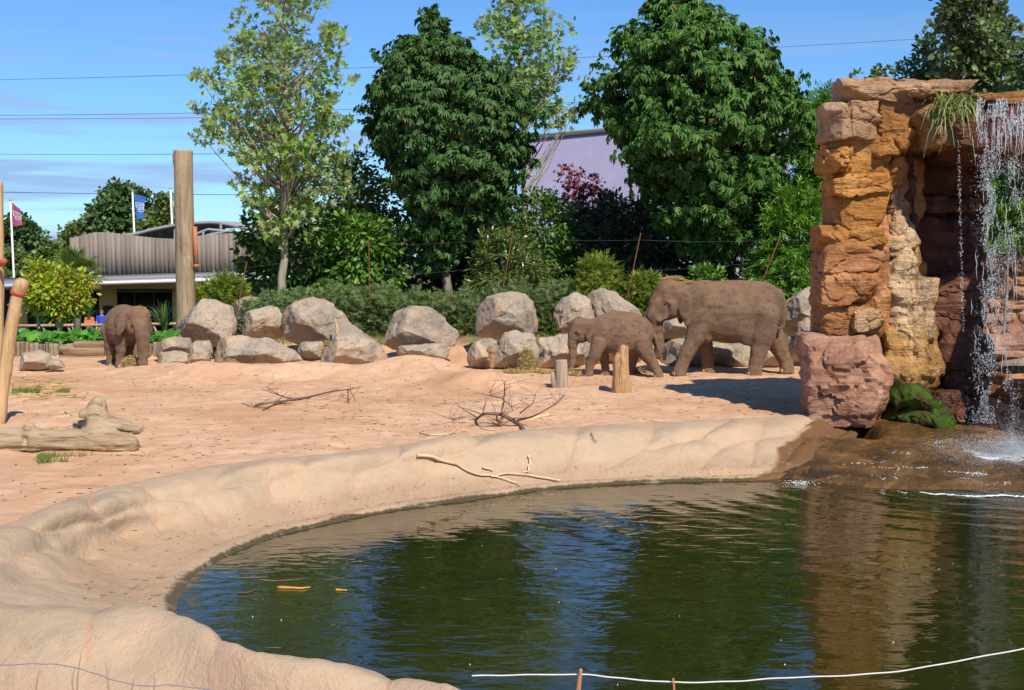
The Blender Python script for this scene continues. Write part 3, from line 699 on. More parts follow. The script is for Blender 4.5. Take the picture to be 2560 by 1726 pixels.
block((2210,196,2465,246), 24.6, 2.6, 2, BE, tilt=-.03, strata=.035, amp=.05)
block((2068,250,2212,336), 24.75, 2.4, 3, BE, strata=.045, skew=.03, amp=.03)
block((2190,228,2400,325), 24.95, 2.4, 4, ST_, amp=.035, tilt=.05, strata=.015)
block((2300,250,2440,362), 24.2, 2.4, 5, ST_, amp=.07)
block((2078,322,2190,412), 25.05, 2.0, 6, OR, strata=.015, amp=.03)
block((2170,302,2312,388), 24.78, 2.0, 7, OR, p=26, amp=.05)
block((2064,366,2156,416), 24.72, 1.4, 8, OR, p=24, amp=.06)
block((2082,402,2245,476), 25.02, 2.0, 9, OR, tilt=.02, amp=.04)
block((2076,446,2242,488), 24.86, 2.0, 10, OR, tilt=.07, strata=.04, amp=.03)
block((2080,474,2232,584), 24.98, 2.2, 11, OR, skew=.10, strata=.010, amp=.02, p=30, cuts=4, facet=.02)
block((2052,568,2226,618), 24.88, 2.4, 12, OR, strata=.02, amp=.03)
block((2052,608,2218,676), 24.86, 2.4, 13, RD, amp=.045, cuts=6)
block((2046,664,2216,764), 24.76, 2.6, 14, RD, p=30, amp=.045, strata=.02)
block((2046,754,2230,842), 24.90, 2.6, 15, RD, strata=.045, amp=.035)
block((2128,774,2230,832), 24.76, 1.4, 16, PA, strata=.04, amp=.03)
block((2206,392,2290,470), 25.15, 1.8, 17, OR, strata=.03, amp=.04, cuts=8, p=26)
block((2204,452,2300,560), 25.22, 1.8, 117, BE, strata=.03, amp=.04, cuts=8, p=26)
block((2200,540,2312,640), 25.12, 1.8, 217, PA, strata=.035, amp=.04, cuts=8, p=26)
block((2262,480,2304,690), 25.8, 1.4, 317, DK, strata=.03, amp=.06, cuts=8, p=26)
block((2196,616,2326,790), 25.06, 1.8, 18, PA, amp=.05, strata=.04, cuts=8, p=26)
block((2205,700,2360,850), 25.04, 1.8, 19, PA, amp=.05, strata=.05, cuts=8, p=26)
block((2214,815,2385,1000), 24.92, 1.8, 20, GO, amp=.07, strata=.04, cuts=8, p=24)
nb = block((2016,846,2250,1064), 24.35, 1.2, 21, PK, amp=.06, strata=.035, p=26, cuts=7, taper=-.03, facet=.05, skew=-.05)
block((2245,355,2470,510), 26.6, 1.6, 22, DK, strata=.02)
block((2245,496,2468,528), 26.4, 1.6, 23, DK, strata=.02)
block((2252,515,2470,700), 26.5, 1.6, 24, DK, amp=.07, strata=.01)
block((2290,676,2500,768), 26.2, 1.8, 25, DK, amp=.06, strata=.04)
block((2300,752,2500,830), 25.9, 1.8, 26, DK, strata=.05)
block((2330,815,2525,1060), 25.5, 2.0, 27, DK, amp=.09, p=6, taper=-.1)
block((2098,236,2240,560), 25.04, 2.0, 28, OR, name='rock_core', amp=.04, strata=.05, cuts=3)
block((2082,540,2250,850), 25.0, 2.0, 128, RD, name='rock_core', amp=.04, strata=.05, cuts=3)
block((2150,236,2330,620), 25.9, 1.3, 428, RD, name='rock_core', strata=.04)
block((2130,600,2340,1040), 25.8, 1.3, 429, RD, name='rock_core', strata=.04)
block((2225,380,2310,530), 25.75, 1.6, 228, DK, strata=.04)  # dark stone in the hollow; its colour paints the overhang's shadow
block((2215,560,2330,860), 25.3, 1.6, 328, GO, name='rock_core', amp=.06, strata=.05, cuts=5)
MOSS = MT('moss', .7, .3)
def _moss(t):
    w = t.co('World'); n = t.noise(w, 3, 6, .65, .5)
    t.set(t.ramp(n, [(.34, (.035, .024, .010)), (.44, (.075, .055, .015)), (.50, (.045, .085, .006)), (.62, (.080, .16, .008)), (.75, (.20, .13, .035))]), t.bump(t.noise(w, 25, 4, .7), .9, .06), .45)
_moss(MOSS); MOSS = MOSS.m
block((2232,972,2425,1090), 24.25, 2.0, 29, MOSS, name='mossy_foot', p=7, amp=.10, strata=.06, taper=-.16, cuts=9, facet=.07, tilt=-.12)
block((2262,350,2475,1040), 27.4, 1.2, 53, DK, name='rock_core', strata=.03, cuts=0)
block((2330,985,2470,1075), 24.6, 1.6, 30, DK, name='rock_block', p=4, amp=.1)
# lintel the water runs over, its own thing: spans from the pillar out of the picture
LIN0 = np.array(P(2560, 300, 24.6))
lintel = thing('waterfall_lintel', tuple(LIN0), 'dark wet rock lintel at upper right with water running over it', 'rock lintel')
block((2395,250,2760,372), 23.9, 3.2, 41, DK, parent=lintel, off=LIN0, amp=.10, tilt=-.02)
block((2440,215,2800,262), 24.3, 3.0, 42, ST_, parent=lintel, off=LIN0, amp=.06, tilt=.05)
block((2380,330,2760,392), 24.4, 2.6, 43, DK, parent=lintel, off=LIN0, amp=.06)
block((2900,210,3350,1180), 20.6, 4.4, 44, RD, parent=lintel, off=LIN0, amp=.1)  # unseen block beyond the right edge of view, added to shade the recess
# stone wall behind the arch: irregular red blocks in rough courses
WL0 = np.array((12.6, 31.6, -.5))
swall = thing('stone_wall', tuple(WL0), 'sunlit wall of red sandstone blocks behind the waterfall', 'stone wall')
rg = np.random.default_rng(5)
Dw = 31.4
mort = flat_mat('red_mortar', (.36, .19, .115), .95, .2)
V_, F_ = box(P(2400,900,Dw)[0], P(2900,900,Dw)[0], Dw+.16, Dw+1.2, -.8, P(2500,572,Dw)[2])
link('wall_core', mesh_np('wall_core', V_ - WL0, F_), mort, swall)
y = 556.0; row = 0
while y < 855:
    h = rg.uniform(26, 46); x = 2420 + rg.uniform(-30, 0)
    while x < 2640:
        w_ = rg.uniform(28, 78)
        block((x+1.5, y+1.5, x+w_-1.5, y+h-1.5), Dw + rg.uniform(-.05, .1), .5, int(rg.integers(1e6)), [RD, PK, BE, PK][rg.integers(4)], name='wall_stone', parent=swall, off=WL0, sub=3, amp=.02, strata=.012, cuts=3, p=10, facet=.01)
        x += w_
    y += h
block((2440,845,2760,905), 30.2, 2.0, 61, PK, name='wall_stone', parent=swall, off=WL0, amp=.04, strata=.01, sub=4)
boulder('boulder', [(2490,925),(2505,905),(2560,898),(2620,905),(2620,930),(2520,935)], 29.4, .8, 97, B[1], 'flat grey rock by the water behind the fall', sub=4)
boulder('boulder', [(2470,985),(2480,920),(2560,915),(2650,930),(2650,1000),(2480,1000)], 30.4, 1.2, 98, RD, 'reddish low bank behind the waterfall', sub=4, cat='bank')
# ------------------------------------------------------------------ elephants
def mat_elephant():
    t = MT('elephant_skin', .85, .25); o = t.co('Object')
    n1 = t.noise(o, 1.6, 5, .6, .4); n2 = t.noise(o, 7, 5, .7, .3)
    wr = t.noise(t.co('Object', (1, 1, 3.2)), 16, 5, .65, .8); fine = t.voro(o, 34, 'DISTANCE_TO_EDGE')
    c = t.ramp(n1, [(.3, (.165, .104, .067)), (.5, (.270, .172, .110)), (.7, (.345, .220, .138))])
    c = t.mix(t.ramp(n2, [(.3, .7), (.5, 0)]), c, (.10, .068, .050))
    c = t.mix(t.ramp(t.noise(o, 2.6, 4, .6, .6), [(.55, 0), (.68, .6)]), c, (.30, .205, .135))
    c = t.mix(t.ramp(wr, [(.34, .55), (.46, 0)]), c, (.085, .058, .042))
    # red sand dust powdered along the back
    sz = t.n('ShaderNodeSeparateXYZ'); t.l(t.co('Generated'), sz.inputs[0])
    dust = t.math('MULTIPLY', t.ramp(sz.outputs['Z'], [(.72, 0), (.97, .8)]), t.ramp(n2, [(.35, .15), (.6, 1)]))
    c = t.mix(dust, c, (.33, .185, .105))
    h = t.math('ADD', t.math('MULTIPLY', wr, .8), t.math('MULTIPLY', fine, .5)); h = t.math('ADD', h, t.math('MULTIPLY', n2, .5))
    return t.set(c, t.bump(h, .9, .085))
M_ELE = mat_elephant(); M_EYE = flat_mat('eye_dark', (.02, .015, .01), .2, .1); M_NAIL = flat_mat('toenail', (.40, .31, .23), .6)
def elephant(name, H, loc, heading, sp, label, h):
    """sp in units of shoulder height; X forward, Y left"""
    b = Body((-.95*H, -.42*H, -.02*H), (1.02*H, .42*H, 1.1*H), h)
    s = lambda L: [tuple(v*H for v in q) for q in L]
    for (c, r) in sp['ell']: b.ell(np.array(c)*H, np.array(r)*H, .07*H)
    for ch in sp['chain']: b.chain(s(ch), .045*H)
    for sgn in (1, -1):
        (c, r, rot) = sp['ear']
        b.ell(np.array((c[0], c[1]*sgn, c[2]))*H, np.array(r)*H, .012*H, (rot[0]*sgn, rot[1], rot[2]*sgn))
        c2 = sp.get('ear2')
        if c2: b.ell(np.array((c2[0][0], c2[0][1]*sgn, c2[0][2]))*H, np.array(c2[1])*H, .02*H, (c2[2][0]*sgn, c2[2][1], c2[2][2]*sgn))
    for leg in sp['legs']: b.chain(s(leg), .022*H)
    for leg in sp['legs']:
        f = leg[-1]; b.cone((f[0]*H, f[1]*H, .012*H), (f[0]*H, f[1]*H, .05*H), f[3]*1.10*H, f[3]*1.0*H, .02*H)
    for (c, r) in sp.get('dent', []): b.ell(np.array(c)*H, np.array(r)*H, .03*H, None, True)
    b.chain(s(sp['tail']), .02*H)
    b.floor(0)
    V, Q = b.mesh()
    V = V + (fbm(V/H*5, 3, 3)*.012*H)[:, None]*np.array([0, .8, .5])
    V = V + (.007*H*vnoise(V/H*np.array([7, 7, 26]), 5) + .006*H*ridged(V/H*np.array([9, 9, 4]), 2, 9))[:, None]*np.stack([V[:, 0]*0, np.sign(V[:, 1])*.9, V[:, 0]*0], 1)*np.clip(np.abs(V[:, 1:2])/(.05*H), 0, 1)
    root = thing(name, loc, label, 'elephant', rz=heading)
    body = link('body', mesh_np('body', V, Q), M_ELE, root, sm=True)
    md = body.modifiers.new('smooth', 'SMOOTH'); md.factor = .5; md.iterations = 3
    ex, ey, ez = sp['eye']; u, F = ico(2)
    for sgn in (1, -1): link('eye', mesh_np('eye', u*.013*H + np.array((ex, ey*sgn, ez))*H, F), M_EYE, root, sm=True)
    for leg in sp['legs']:
        f = leg[-1]
        for k in (-1, 0, 1):
            a = k*.55; p_ = np.array((f[0] + math.cos(a)*f[3]*1.03, f[1] + math.sin(a)*f[3]*1.03, .028))*H
            link('toenail', mesh_np('toenail', u*np.array((.012, .022, .024))*H + p_, F), M_NAIL, root, sm=True)
    return root
adult = dict(
 ell=[((-.07,0,.665),(.47,.275,.30)), ((.26,0,.69),(.23,.225,.285)), ((-.36,0,.69),(.20,.225,.275)), ((-.02,0,.53),(.36,.25,.20)),
      ((-.05,0,.80),(.46,.16,.165)), ((.575,0,.83),(.155,.145,.175)), ((.63,.05,.89),(.085,.075,.09)), ((.63,-.05,.89),(.085,.075,.09)),
      ((.69,0,.77),(.09,.10,.12)), ((.59,0,.665),(.10,.10,.085)), ((.57,.10,.72),(.09,.06,.11)), ((.57,-.10,.72),(.09,.06,.11)),
      ((.66,0,.62),(.06,.05,.05))],
 chain=[[(.28,0,.75,.21),(.47,0,.78,.165)], [(.72,0,.73,.10),(.757,0,.61,.084),(.748,0,.48,.066),(.72,0,.36,.053),(.70,0,.27,.045),(.725,0,.20,.038)],
        [(.66,.09,.60,.022),(.72,.105,.56,.012)]],
 ear=((.475,.215,.735),(.095,.017,.15),(.16,.25,-.72)), ear2=((.455,.235,.605),(.05,.015,.095),(.12,.1,-.65)),
 legs=[[(.32,.15,.60,.13),(.36,.17,.40,.095),(.45,.18,.235,.072),(.50,.18,.10,.062),(.52,.18,.045,.066)],
       [(.26,-.15,.60,.13),(.21,-.17,.30,.078),(.185,-.17,.17,.064),(.17,-.17,.045,.066)],
       [(-.34,.13,.62,.17),(-.33,.16,.42,.125),(-.29,.17,.25,.083),(-.262,.17,.15,.068),(-.245,.17,.045,.072)],
       [(-.38,-.13,.60,.17),(-.50,-.16,.38,.115),(-.60,-.16,.20,.073),(-.645,-.16,.10,.066),(-.65,-.16,.045,.070)]],
 tail=[(-.53,0,.86,.032),(-.58,.01,.74,.022),(-.585,.03,.62,.018),(-.56,.05,.50,.015),(-.50,.07,.475,.013)],
 eye=(.668,.112,.735), dent=[((.60,.165,.82),(.06,.035,.07)), ((.60,-.165,.82),(.06,.035,.07)), ((.66,.14,.70),(.04,.03,.05)), ((.66,-.14,.70),(.04,.03,.05))])
adult['ell'] += [((.235,.10,.375),(.04,.045,.05)), ((-.19,.14,.40),(.10,.06,.09))]
calf = dict(
 ell=[((-.07,0,.66),(.43,.26,.30)), ((.22,0,.66),(.20,.20,.25)), ((-.33,0,.66),(.20,.215,.25)), ((-.05,0,.53),(.34,.24,.19)),
      ((-.02,0,.82),(.34,.16,.165)), ((.555,0,.725),(.135,.135,.15)), ((.60,.045,.785),(.075,.065,.075)), ((.60,-.045,.785),(.075,.065,.075)),
      ((.64,0,.67),(.075,.09,.10)), ((.545,0,.585),(.09,.09,.07)), ((.53,.09,.64),(.08,.05,.09)), ((.53,-.09,.64),(.08,.05,.09))],
 chain=[[(.22,0,.70,.20),(.45,0,.71,.155)], [(.655,0,.63,.088),(.672,0,.50,.068),(.668,0,.36,.052),(.67,0,.22,.041),(.695,0,.11,.034),(.74,0,.05,.030)]],
 ear=((.445,.195,.69),(.078,.018,.115),(.16,.22,-.75)), ear2=((.435,.205,.60),(.042,.016,.075),(.12,.1,-.65)),
 legs=[[(.29,.13,.52,.12),(.35,.16,.34,.09),(.42,.17,.21,.067),(.435,.17,.10,.058),(.44,.17,.045,.064)],
       [(.22,-.13,.50,.11),(.185,-.16,.25,.068),(.17,-.16,.12,.058),(.165,-.16,.045,.064)],
       [(-.33,.12,.55,.165),(-.42,.15,.36,.115),(-.525,.16,.20,.072),(-.58,.16,.10,.062),(-.595,.16,.045,.068)],
       [(-.28,-.12,.55,.15),(-.25,-.15,.33,.095),(-.22,-.15,.15,.064),(-.21,-.15,.045,.068)]],
 tail=[(-.49,.02,.76,.032),(-.55,.04,.62,.026),(-.60,.06,.44,.022),(-.64,.08,.27,.020),(-.66,.08,.24,.024)],
 eye=(.632,.100,.655), dent=[((.56,.155,.75),(.05,.03,.06)), ((.56,-.155,.75),(.05,.03,.06)), ((.62,.125,.625),(.035,.025,.04)), ((.62,-.125,.625),(.035,.025,.04))])
front = dict(
 ell=[((-.10,0,.66),(.44,.265,.30)), ((.22,0,.69),(.20,.22,.27)), ((-.36,0,.66),(.20,.225,.26)), ((-.08,0,.53),(.36,.245,.19)),
      ((-.06,0,.82),(.40,.16,.165)), ((.54,0,.77),(.15,.17,.19)), ((.60,.065,.86),(.09,.085,.09)), ((.60,-.065,.86),(.09,.085,.09)),
      ((.66,0,.70),(.08,.12,.13)), ((.56,0,.60),(.10,.10,.08)), ((.54,.12,.66),(.09,.055,.11)), ((.54,-.12,.66),(.09,.055,.11))],
 chain=[[(.22,0,.72,.21),(.44,0,.74,.17)], [(.67,0,.66,.115),(.72,0,.52,.098),(.735,0,.38,.083),(.73,0,.24,.070),(.715,0,.11,.060),(.66,0,.05,.045),(.60,.02,.07,.040)]],
 ear=((.43,.225,.69),(.085,.018,.15),(.14,.2,-.62)), ear2=((.405,.25,.59),(.045,.016,.08),(.12,.1,-.55)),
 legs=[[(.26,.15,.54,.12),(.28,.16,.30,.080),(.27,.16,.15,.066),(.275,.16,.045,.070)],
       [(.24,-.15,.54,.12),(.20,-.16,.30,.080),(.15,-.16,.15,.066),(.15,-.16,.045,.070)],
       [(-.33,.13,.56,.165),(-.36,.15,.34,.105),(-.37,.15,.18,.070),(-.36,.15,.045,.072)],
       [(-.33,-.13,.56,.165),(-.28,-.15,.34,.105),(-.30,-.15,.18,.070),(-.29,-.15,.045,.072)]],
 tail=[(-.52,0,.80,.032),(-.57,0,.66,.024),(-.58,0,.5,.02),(-.57,0,.36,.02)], eye=(.635,.14,.68), dent=[((.62,.19,.74),(.05,.05,.07)), ((.62,-.19,.74),(.05,.05,.07)), ((.66,.16,.60),(.06,.05,.10)), ((.66,-.16,.60),(.06,.05,.10))])
for d_ in (adult, calf, front):
    pass
DA = 34.7; HA = 242*mpp(DA)
pa = P(1380+1500*.2923, 940, DA); eA = elephant('elephant', HA, (pa.x, DA, gz(pa.x, DA)-.03), math.pi, adult, 'big adult elephant walking left behind the calf with hay on its head', .028)
DC = 34.3; HC = 168*mpp(DC)
pc = P(1380+560*.2923, 940, DC); eC = elephant('elephant', HC, (pc.x, DC, gz(pc.x, DC)-.02), math.pi, calf, 'elephant calf walking in front of the adult, trunk reaching down', .022)
DF = 36.3; HF = 158*mpp(DF)
pf = P(318, 925, DF); eF = elephant('elephant', HF, (pf.x, DF, gz(pf.x, DF)-.02), math.radians(-90+36), front, 'young elephant facing the camera eating hay by the log wall', .022)

# ------------------------------------------------------------------ hay and straw
M_HAY = MT('hay', .8, .2); _g = M_HAY.n('ShaderNodeNewGeometry'); M_HAY.set(M_HAY.ramp(_g.outputs['Random Per Island'], [(0, (.30, .20, .07)), (.5, (.50, .36, .14)), (1, (.66, .52, .26))])); M_HAY = M_HAY.m
M_TWIG = MT('dry_twig', .85, .2); _g = M_TWIG.n('ShaderNodeNewGeometry'); M_TWIG.set(M_TWIG.ramp(_g.outputs['Random Per Island'], [(0, (.05, .03, .02)), (.6, (.13, .08, .05)), (1, (.24, .16, .09))])); M_TWIG = M_TWIG.m
def sticks(name, pos, dirs, length, width, mat, off=(0, 0, 0), bend=.15, seed=1):
    """thin bent three-sided straws"""
    rg = np.random.default_rng(seed); n = len(pos); pos = np.asarray(pos, float); d = np.asarray(dirs, float); d = d/np.linalg.norm(d, axis=1)[:, None]
    L = np.broadcast_to(np.asarray(length, float), (n,))[:, None]; wd = np.broadcast_to(np.asarray(width, float), (n,))[:, None]
    a = np.cross(d, np.array([0.13, .21, 1.0])); a /= np.linalg.norm(a, axis=1)[:, None]+1e-9; b_ = np.cross(d, a)
    side = rg.uniform(-1, 1, (n, 1))*bend*L
    rings = []
    for s_, off_ in ((-.5, 0), (0, 1), (.5, 0)):
        c = pos + d*L*s_ + a*side*off_
        for k in range(3):
            an = 2*math.pi*k/3; rings.append(c + wd*(math.cos(an)*a + math.sin(an)*b_))
    V = np.stack(rings, 1).reshape(-1, 3) - np.asarray(off)
    f = []
    for r in range(2):
        for k in range(3): f.append([r*3+k, r*3+(k+1) % 3, r*3+3+(k+1) % 3, r*3+3+k])
    F = (np.array(f)[None] + (np.arange(n)*9)[:, None, None]).reshape(-1, 4)
    return mesh_np(name, V, F)
def heap(name, c, r, n, label, seed, ln=.22, wd=.006, flat=True):
    rg = np.random.default_rng(seed); c = np.array(c)
    u = rg.normal(0, 1, (n, 3)); u /= np.linalg.norm(u, axis=1)[:, None]; rad = rg.uniform(.55, 1, (n, 1))**.6; q = u*rad*np.array(r); q[:, 2] = np.abs(q[:, 2])
    d = rg.normal(0, 1, (n, 3)); d[:, 2] *= .45
    return tag(link(name, sticks(name, q, d, rg.uniform(.5, 1.3, n)*ln, wd, M_HAY, (0, 0, 0), .3, seed), M_HAY, None, tuple(c)), label, 'hay', kind='stuff')
def hp(px, py, D): 
    p = P(px, py, D); return (p.x, D, p.z)
heap('hay_heap', (P(332,932,35.6).x, 35.55, gz(P(332,932,35.6).x, 35.55)-.03), (.26, .22, .30), 900, 'golden hay heap under the front facing elephant\'s trunk', 2)
heap('hay_heap', hp(575, 915, 35.3), (.16, .15, .17), 350, 'small hay clump at the foot of the long low rock', 3)
heap('hay_heap', hp(818, 893, 35.85), (.13, .12, .45), 500, 'hay tucked beside the peaked tan rock', 4)
heap('hay_heap', hp(1318, 925, 35.35), (.20, .16, .62), 1000, 'hanging hay in front of the grey and cream rock', 5)
heap('hay_heap', hp(1318, 931, 35.1), (.75, .3, .06), 600, 'hay spread at the foot of the grey and cream rock', 6)
heap('hay_heap', hp(1430, 940, 34.2), (.35, .2, .10), 500, 'loose hay below the calf\'s trunk', 7)
heap('hay_heap', hp(1595, 935, 34.9), (.2, .15, .12), 250, 'wisp of hay by the calf\'s hind foot', 8)
hx = eA.location.x - .57*HA
heap('hay_wisp', (hx, DA, eA.location.z+.985*HA), (.11*HA, .10*HA, .03*HA), 420, 'hay lying on the adult elephant\'s head', 9, .16, .005)
heap('hay_wisp', (hx+.16*HA, DA, eA.location.z+.95*HA), (.12*HA, .10*HA, .02*HA), 160, 'straws on the adult elephant\'s neck', 10, .14, .005)
hd = Matrix.Rotation(math.radians(-90+36), 3, 'Z') @ Vector((.56*HF, 0, .945*HF)); hd = eF.location + hd
heap('hay_wisp', tuple(hd), (.10*HF, .10*HF, .025*HF), 120, 'straws on the front facing elephant\'s head', 12, .14, .005)

# ------------------------------------------------------------------ wood: pole, posts, trestle, fallen trunk, branches
def mat_wood(name, a, b, crack=.5, vert='Z', scale=1.0, stain=(.25, .12, .06), stainf=.35):
    t = MT(name, .85, .2); sc_ = {'Z': (9, 9, .7), 'X': (.7, 9, 9)}[vert]; o = t.co('Object', tuple(s*scale for s in sc_)); ob = t.co('Object')
    n1 = t.noise(o, 1.2, 6, .65, .4); n2 = t.noise(ob, 1.3*scale, 4, .6); n3 = t.noise(o, 5, 4, .7)
    c = t.ramp(n1, [(.3, a), (.55, b), (.75, tuple(min(1, x*1.15) for x in b))])
    c = t.mix(t.ramp(n2, [(.52, 0), (.68, stainf)]), c, stain)
    c = t.mix(t.ramp(n1, [(.28, crack), (.36, 0)]), c, tuple(x*.3 for x in a))
    return t.set(c, t.bump(t.math('ADD', n1, t.math('MULTIPLY', n3, .4)), .7, .04))
M_POLE = mat_wood('weathered_pole', (.17, .13, .088), (.36, .275, .175), .75, 'Z', .8, (.22, .12, .07), .6)
M_LOG = mat_wood('peeled_log', (.34, .21, .10), (.56, .38, .20), .45)
M_GREY = mat_wood('grey_driftwood', (.20, .145, .09), (.42, .32, .20), .8, 'X')
M_GREYZ = mat_wood('grey_post', (.20, .16, .12), (.38, .31, .23), .8, 'Z')
M_BARK = mat_wood('bark', (.13, .11, .085), (.27, .235, .18), .5)
def rough_log(name, pts, rad, mat, parent=None, off=(0, 0, 0), k=20, nl=60, amp=.06, seed=1, knots=4):
    c = crom(np.c_[np.asarray(pts, float), np.asarray(rad, float)], nl); us, vs = frame_of(c[:, :3]); a = np.linspace(0, 2*np.pi, k, endpoint=False)
    R = c[:, 3][:, None]*np.ones((1, k)); rg = np.random.default_rng(seed)
    L = np.concatenate([[0], np.cumsum(np.linalg.norm(np.diff(c[:, :3], axis=0), axis=1))])
    q = np.stack([np.cos(a)[None]*1.3+0*L[:, None], np.sin(a)[None]*1.3+0*L[:, None], L[:, None]*.6+0*a[None]], -1).reshape(-1, 3)
    R = R*(1 + amp*2*fbm(q*2.2, 3, seed).reshape(nl, k) + amp*.8*vnoise(q*np.array([6, 6, .6]), seed+4).reshape(nl, k))
    for i in range(knots):
        li_ = rg.uniform(0, L[-1]); ka = rg.uniform(0, 6.28); w = rg.uniform(.8, 1.6)*c[0, 3]*.35
        dd = ((L[:, None]-li_)/w)**2 + ((((a[None]-ka+np.pi) % (2*np.pi))-np.pi)*c[0, 3]/w)**2
        R = R*(1 + .22*np.exp(-dd) - .30*np.exp(-dd*7))
    V = c[:, None, :3] + R[..., None]*(np.cos(a)[None, :, None]*us[:, None] + np.sin(a)[None, :, None]*vs[:, None])
    V = V.reshape(-1, 3); ii = np.arange(nl*k).reshape(nl, k)
    F = np.stack([ii[:-1], np.roll(ii, -1, 1)[:-1], np.roll(ii, -1, 1)[1:], ii[1:]], -1).reshape(-1, 4)
    # end caps with a slightly dished centre ring
    n0 = len(V); caps = []; extra = []
    for e, ring in ((0, ii[0]), (nl-1, ii[-1])):
        cen = c[e, :3] + .0*us[e]; extra.append(cen + .03*rg.normal(size=3)*c[e, 3]); ci = n0 + len(extra)-1
        for j in range(k): caps.append([ci, ring[(j+1) % k], ring[j]] if e == 0 else [ci, ring[j], ring[(j+1) % k]])
    V = np.vstack([V, extra]) - np.asarray(off)
    return link(name, mesh_np(name, V, [np.array(caps), F]), mat, parent, sm=True)
# tall pole
DP = 42.0; pb = P(466, 850, DP); ptop = P(458, 377, DP)
pole = thing('wooden_pole', (pb.x, DP, gz(pb.x, DP)-.2), 'tall thick weathered wooden pole rising behind the boulders', 'wooden pole')
rough_log('shaft', [(pb.x, DP, gz(pb.x, DP)-.2), ((pb.x+ptop.x)/2, DP, (pb.z+ptop.z)/2), (ptop.x, DP, ptop.z)], [.315, .31, .305], M_POLE, pole, pole.location, 28, 90, .02, 3, 7)
M_CLAY = flat_mat('terracotta', (.42, .16, .075), .7, .12, 8); M_STEEL = flat_mat('galvanised', (.35, .36, .36), .5, .1, 5, .5, .3)
pt0 = P(487, 567, DP-.1); pt1 = P(491, 668, DP-.1); mb = MB(); add_tube(mb, [tuple(pt1), tuple(pt0)], .075, 12); add_tube(mb, [tuple(pt1+Vector((0, 0, -.02))), tuple(pt1+Vector((0, 0, .09)))], .092, 12)
tag(link('drain_pipe', mb.mesh('drain_pipe', tuple(pole.location)), M_CLAY, pole), 'orange terracotta pipe strapped to the pole')
# short posts in the sand
ps = PZ(1552, 984, 0); ps = on_ground(1552, 982)
st = thing('broken_stump', (ps.x, ps.y, ps.z-.1), 'splintered yellow brown stump standing in front of the calf', 'tree stump')
Hs = 122*mpp(ps.y); b = Body((-.32, -.3, -.15), (.32, .3, Hs+.25), .014)
b.chain([(.02, 0, -.12, .235), (.01, 0, .35*Hs, .205), (-.005, .0, .7*Hs, .185)], .03)
b.chain([(-.03, .02, .65*Hs, .16), (.05, .02, .97*Hs, .11)], .05); b.chain([(-.06, -.02, .6*Hs, .13), (-.11, 0, .80*Hs, .035)], .03)
b.chain([(.08, -.02, .6*Hs, .11), (.13, 0, .98*Hs, .035)], .03); b.chain([(.03, -.05, .7*Hs, .10), (.02, -.03, 1.02*Hs, .04)], .03); b.chain([(-.05, .06, .7*Hs, .10), (-.03, .05, .93*Hs, .04)], .03)
b.ell((-.05, -.19, .72*Hs), (.035, .08, .16), 0, (0, .15, 0), True); b.ell((.04, -.2, .86*Hs), (.03, .09, .12), 0, None, True)
for sx_, sy_, hh in ((-.12, -.05, .9), (.1, -.1, 1.0), (.0, -.1, .93), (.14, .05, .88), (-.08, .1, .98), (.05, .12, 1.05)): b.cone((sx_, sy_, .7*Hs), (sx_*.9+.02, sy_, hh*Hs), .05, .012, .015)
V, Q = b.mesh(); V += (.055*fbm(V*np.array([10, 10, 1.6]), 4, 5))[:, None]*np.c_[V[:, :2]/.2, V[:, 2]*0+.3]
link('trunk', mesh_np('trunk', V, Q), mat_wood('split_wood', (.25, .14, .065), (.44, .275, .14), .8), st, sm=True)
pq = on_ground(1402, 970); gp = thing('grey_post', (pq.x, pq.y, pq.z-.1), 'short grey split post leaning beside the calf\'s trunk', 'wooden post')
Hp = 80*mpp(pq.y)
rough_log('post', [(.02, 0, -.1), (.01, 0, .5*Hp), (0, 0, Hp)], [.165, .155, .15], M_GREYZ, gp, (0, 0, 0), 18, 30, .05, 5, 3)
rough_log('split_slab', [(-.10, -.03, -.1), (-.17, -.03, .35*Hp), (-.21, -.02, .62*Hp)], [.07, .075, .03], M_GREYZ, gp, (0, 0, 0), 10, 16, .08, 6, 1)
pw = P(1229, 915, 35.5); ch = thing('wood_chunk', (pw.x, 35.5, pw.z), 'knobbly brown wood chunk upright among the rocks', 'wood chunk')
bb = Body((-.25, -.2, -.05), (.25, .2, .65), .016); bb.chain([(0, 0, -.02, .10), (.02, 0, .25, .085), (-.01, 0, .42, .11), (.0, 0, .5, .07)], .03); bb.cone((0, 0, .38), (.12, -.05, .42), .07, .05, .03); bb.cone((0, 0, .1), (-.1, -.04, .16), .08, .05, .03)
V, Q = bb.mesh(); V += (.05*fbm(V*9, 3, 8))[:, None]*np.array([1, 1, .3]); link('trunk', mesh_np('trunk', V, Q), mat_wood('brown_wood', (.17, .10, .055), (.32, .21, .12), .6), ch, sm=True)
pk_ = P(1661, 900, 35.6); wk = thing('wood_piece', (pk_.x, 35.6, pk_.z), 'pale upright wood sliver behind the calf\'s tail', 'wood piece')
rough_log('trunk', [(0, 0, 0), (.02, 0, .2), (.03, 0, .36)], [.055, .06, .015], M_GREYZ, wk, (0, 0, 0), 9, 12, .1, 3, 1)
# stick leaning on the largest boulder
lp = P(845, 842, 36.4); l2_ = P(838, 798, 36.75)
tag(rough_log('leaning_stick', [tuple(lp), tuple((lp+l2_)/2+Vector((.01, 0, 0))), tuple(l2_)], [.07, .06, .04], M_LOG, None, (0, 0, 0), 9, 12, .05), 'pale stub of wood leaning on the largest domed boulder', 'stick')
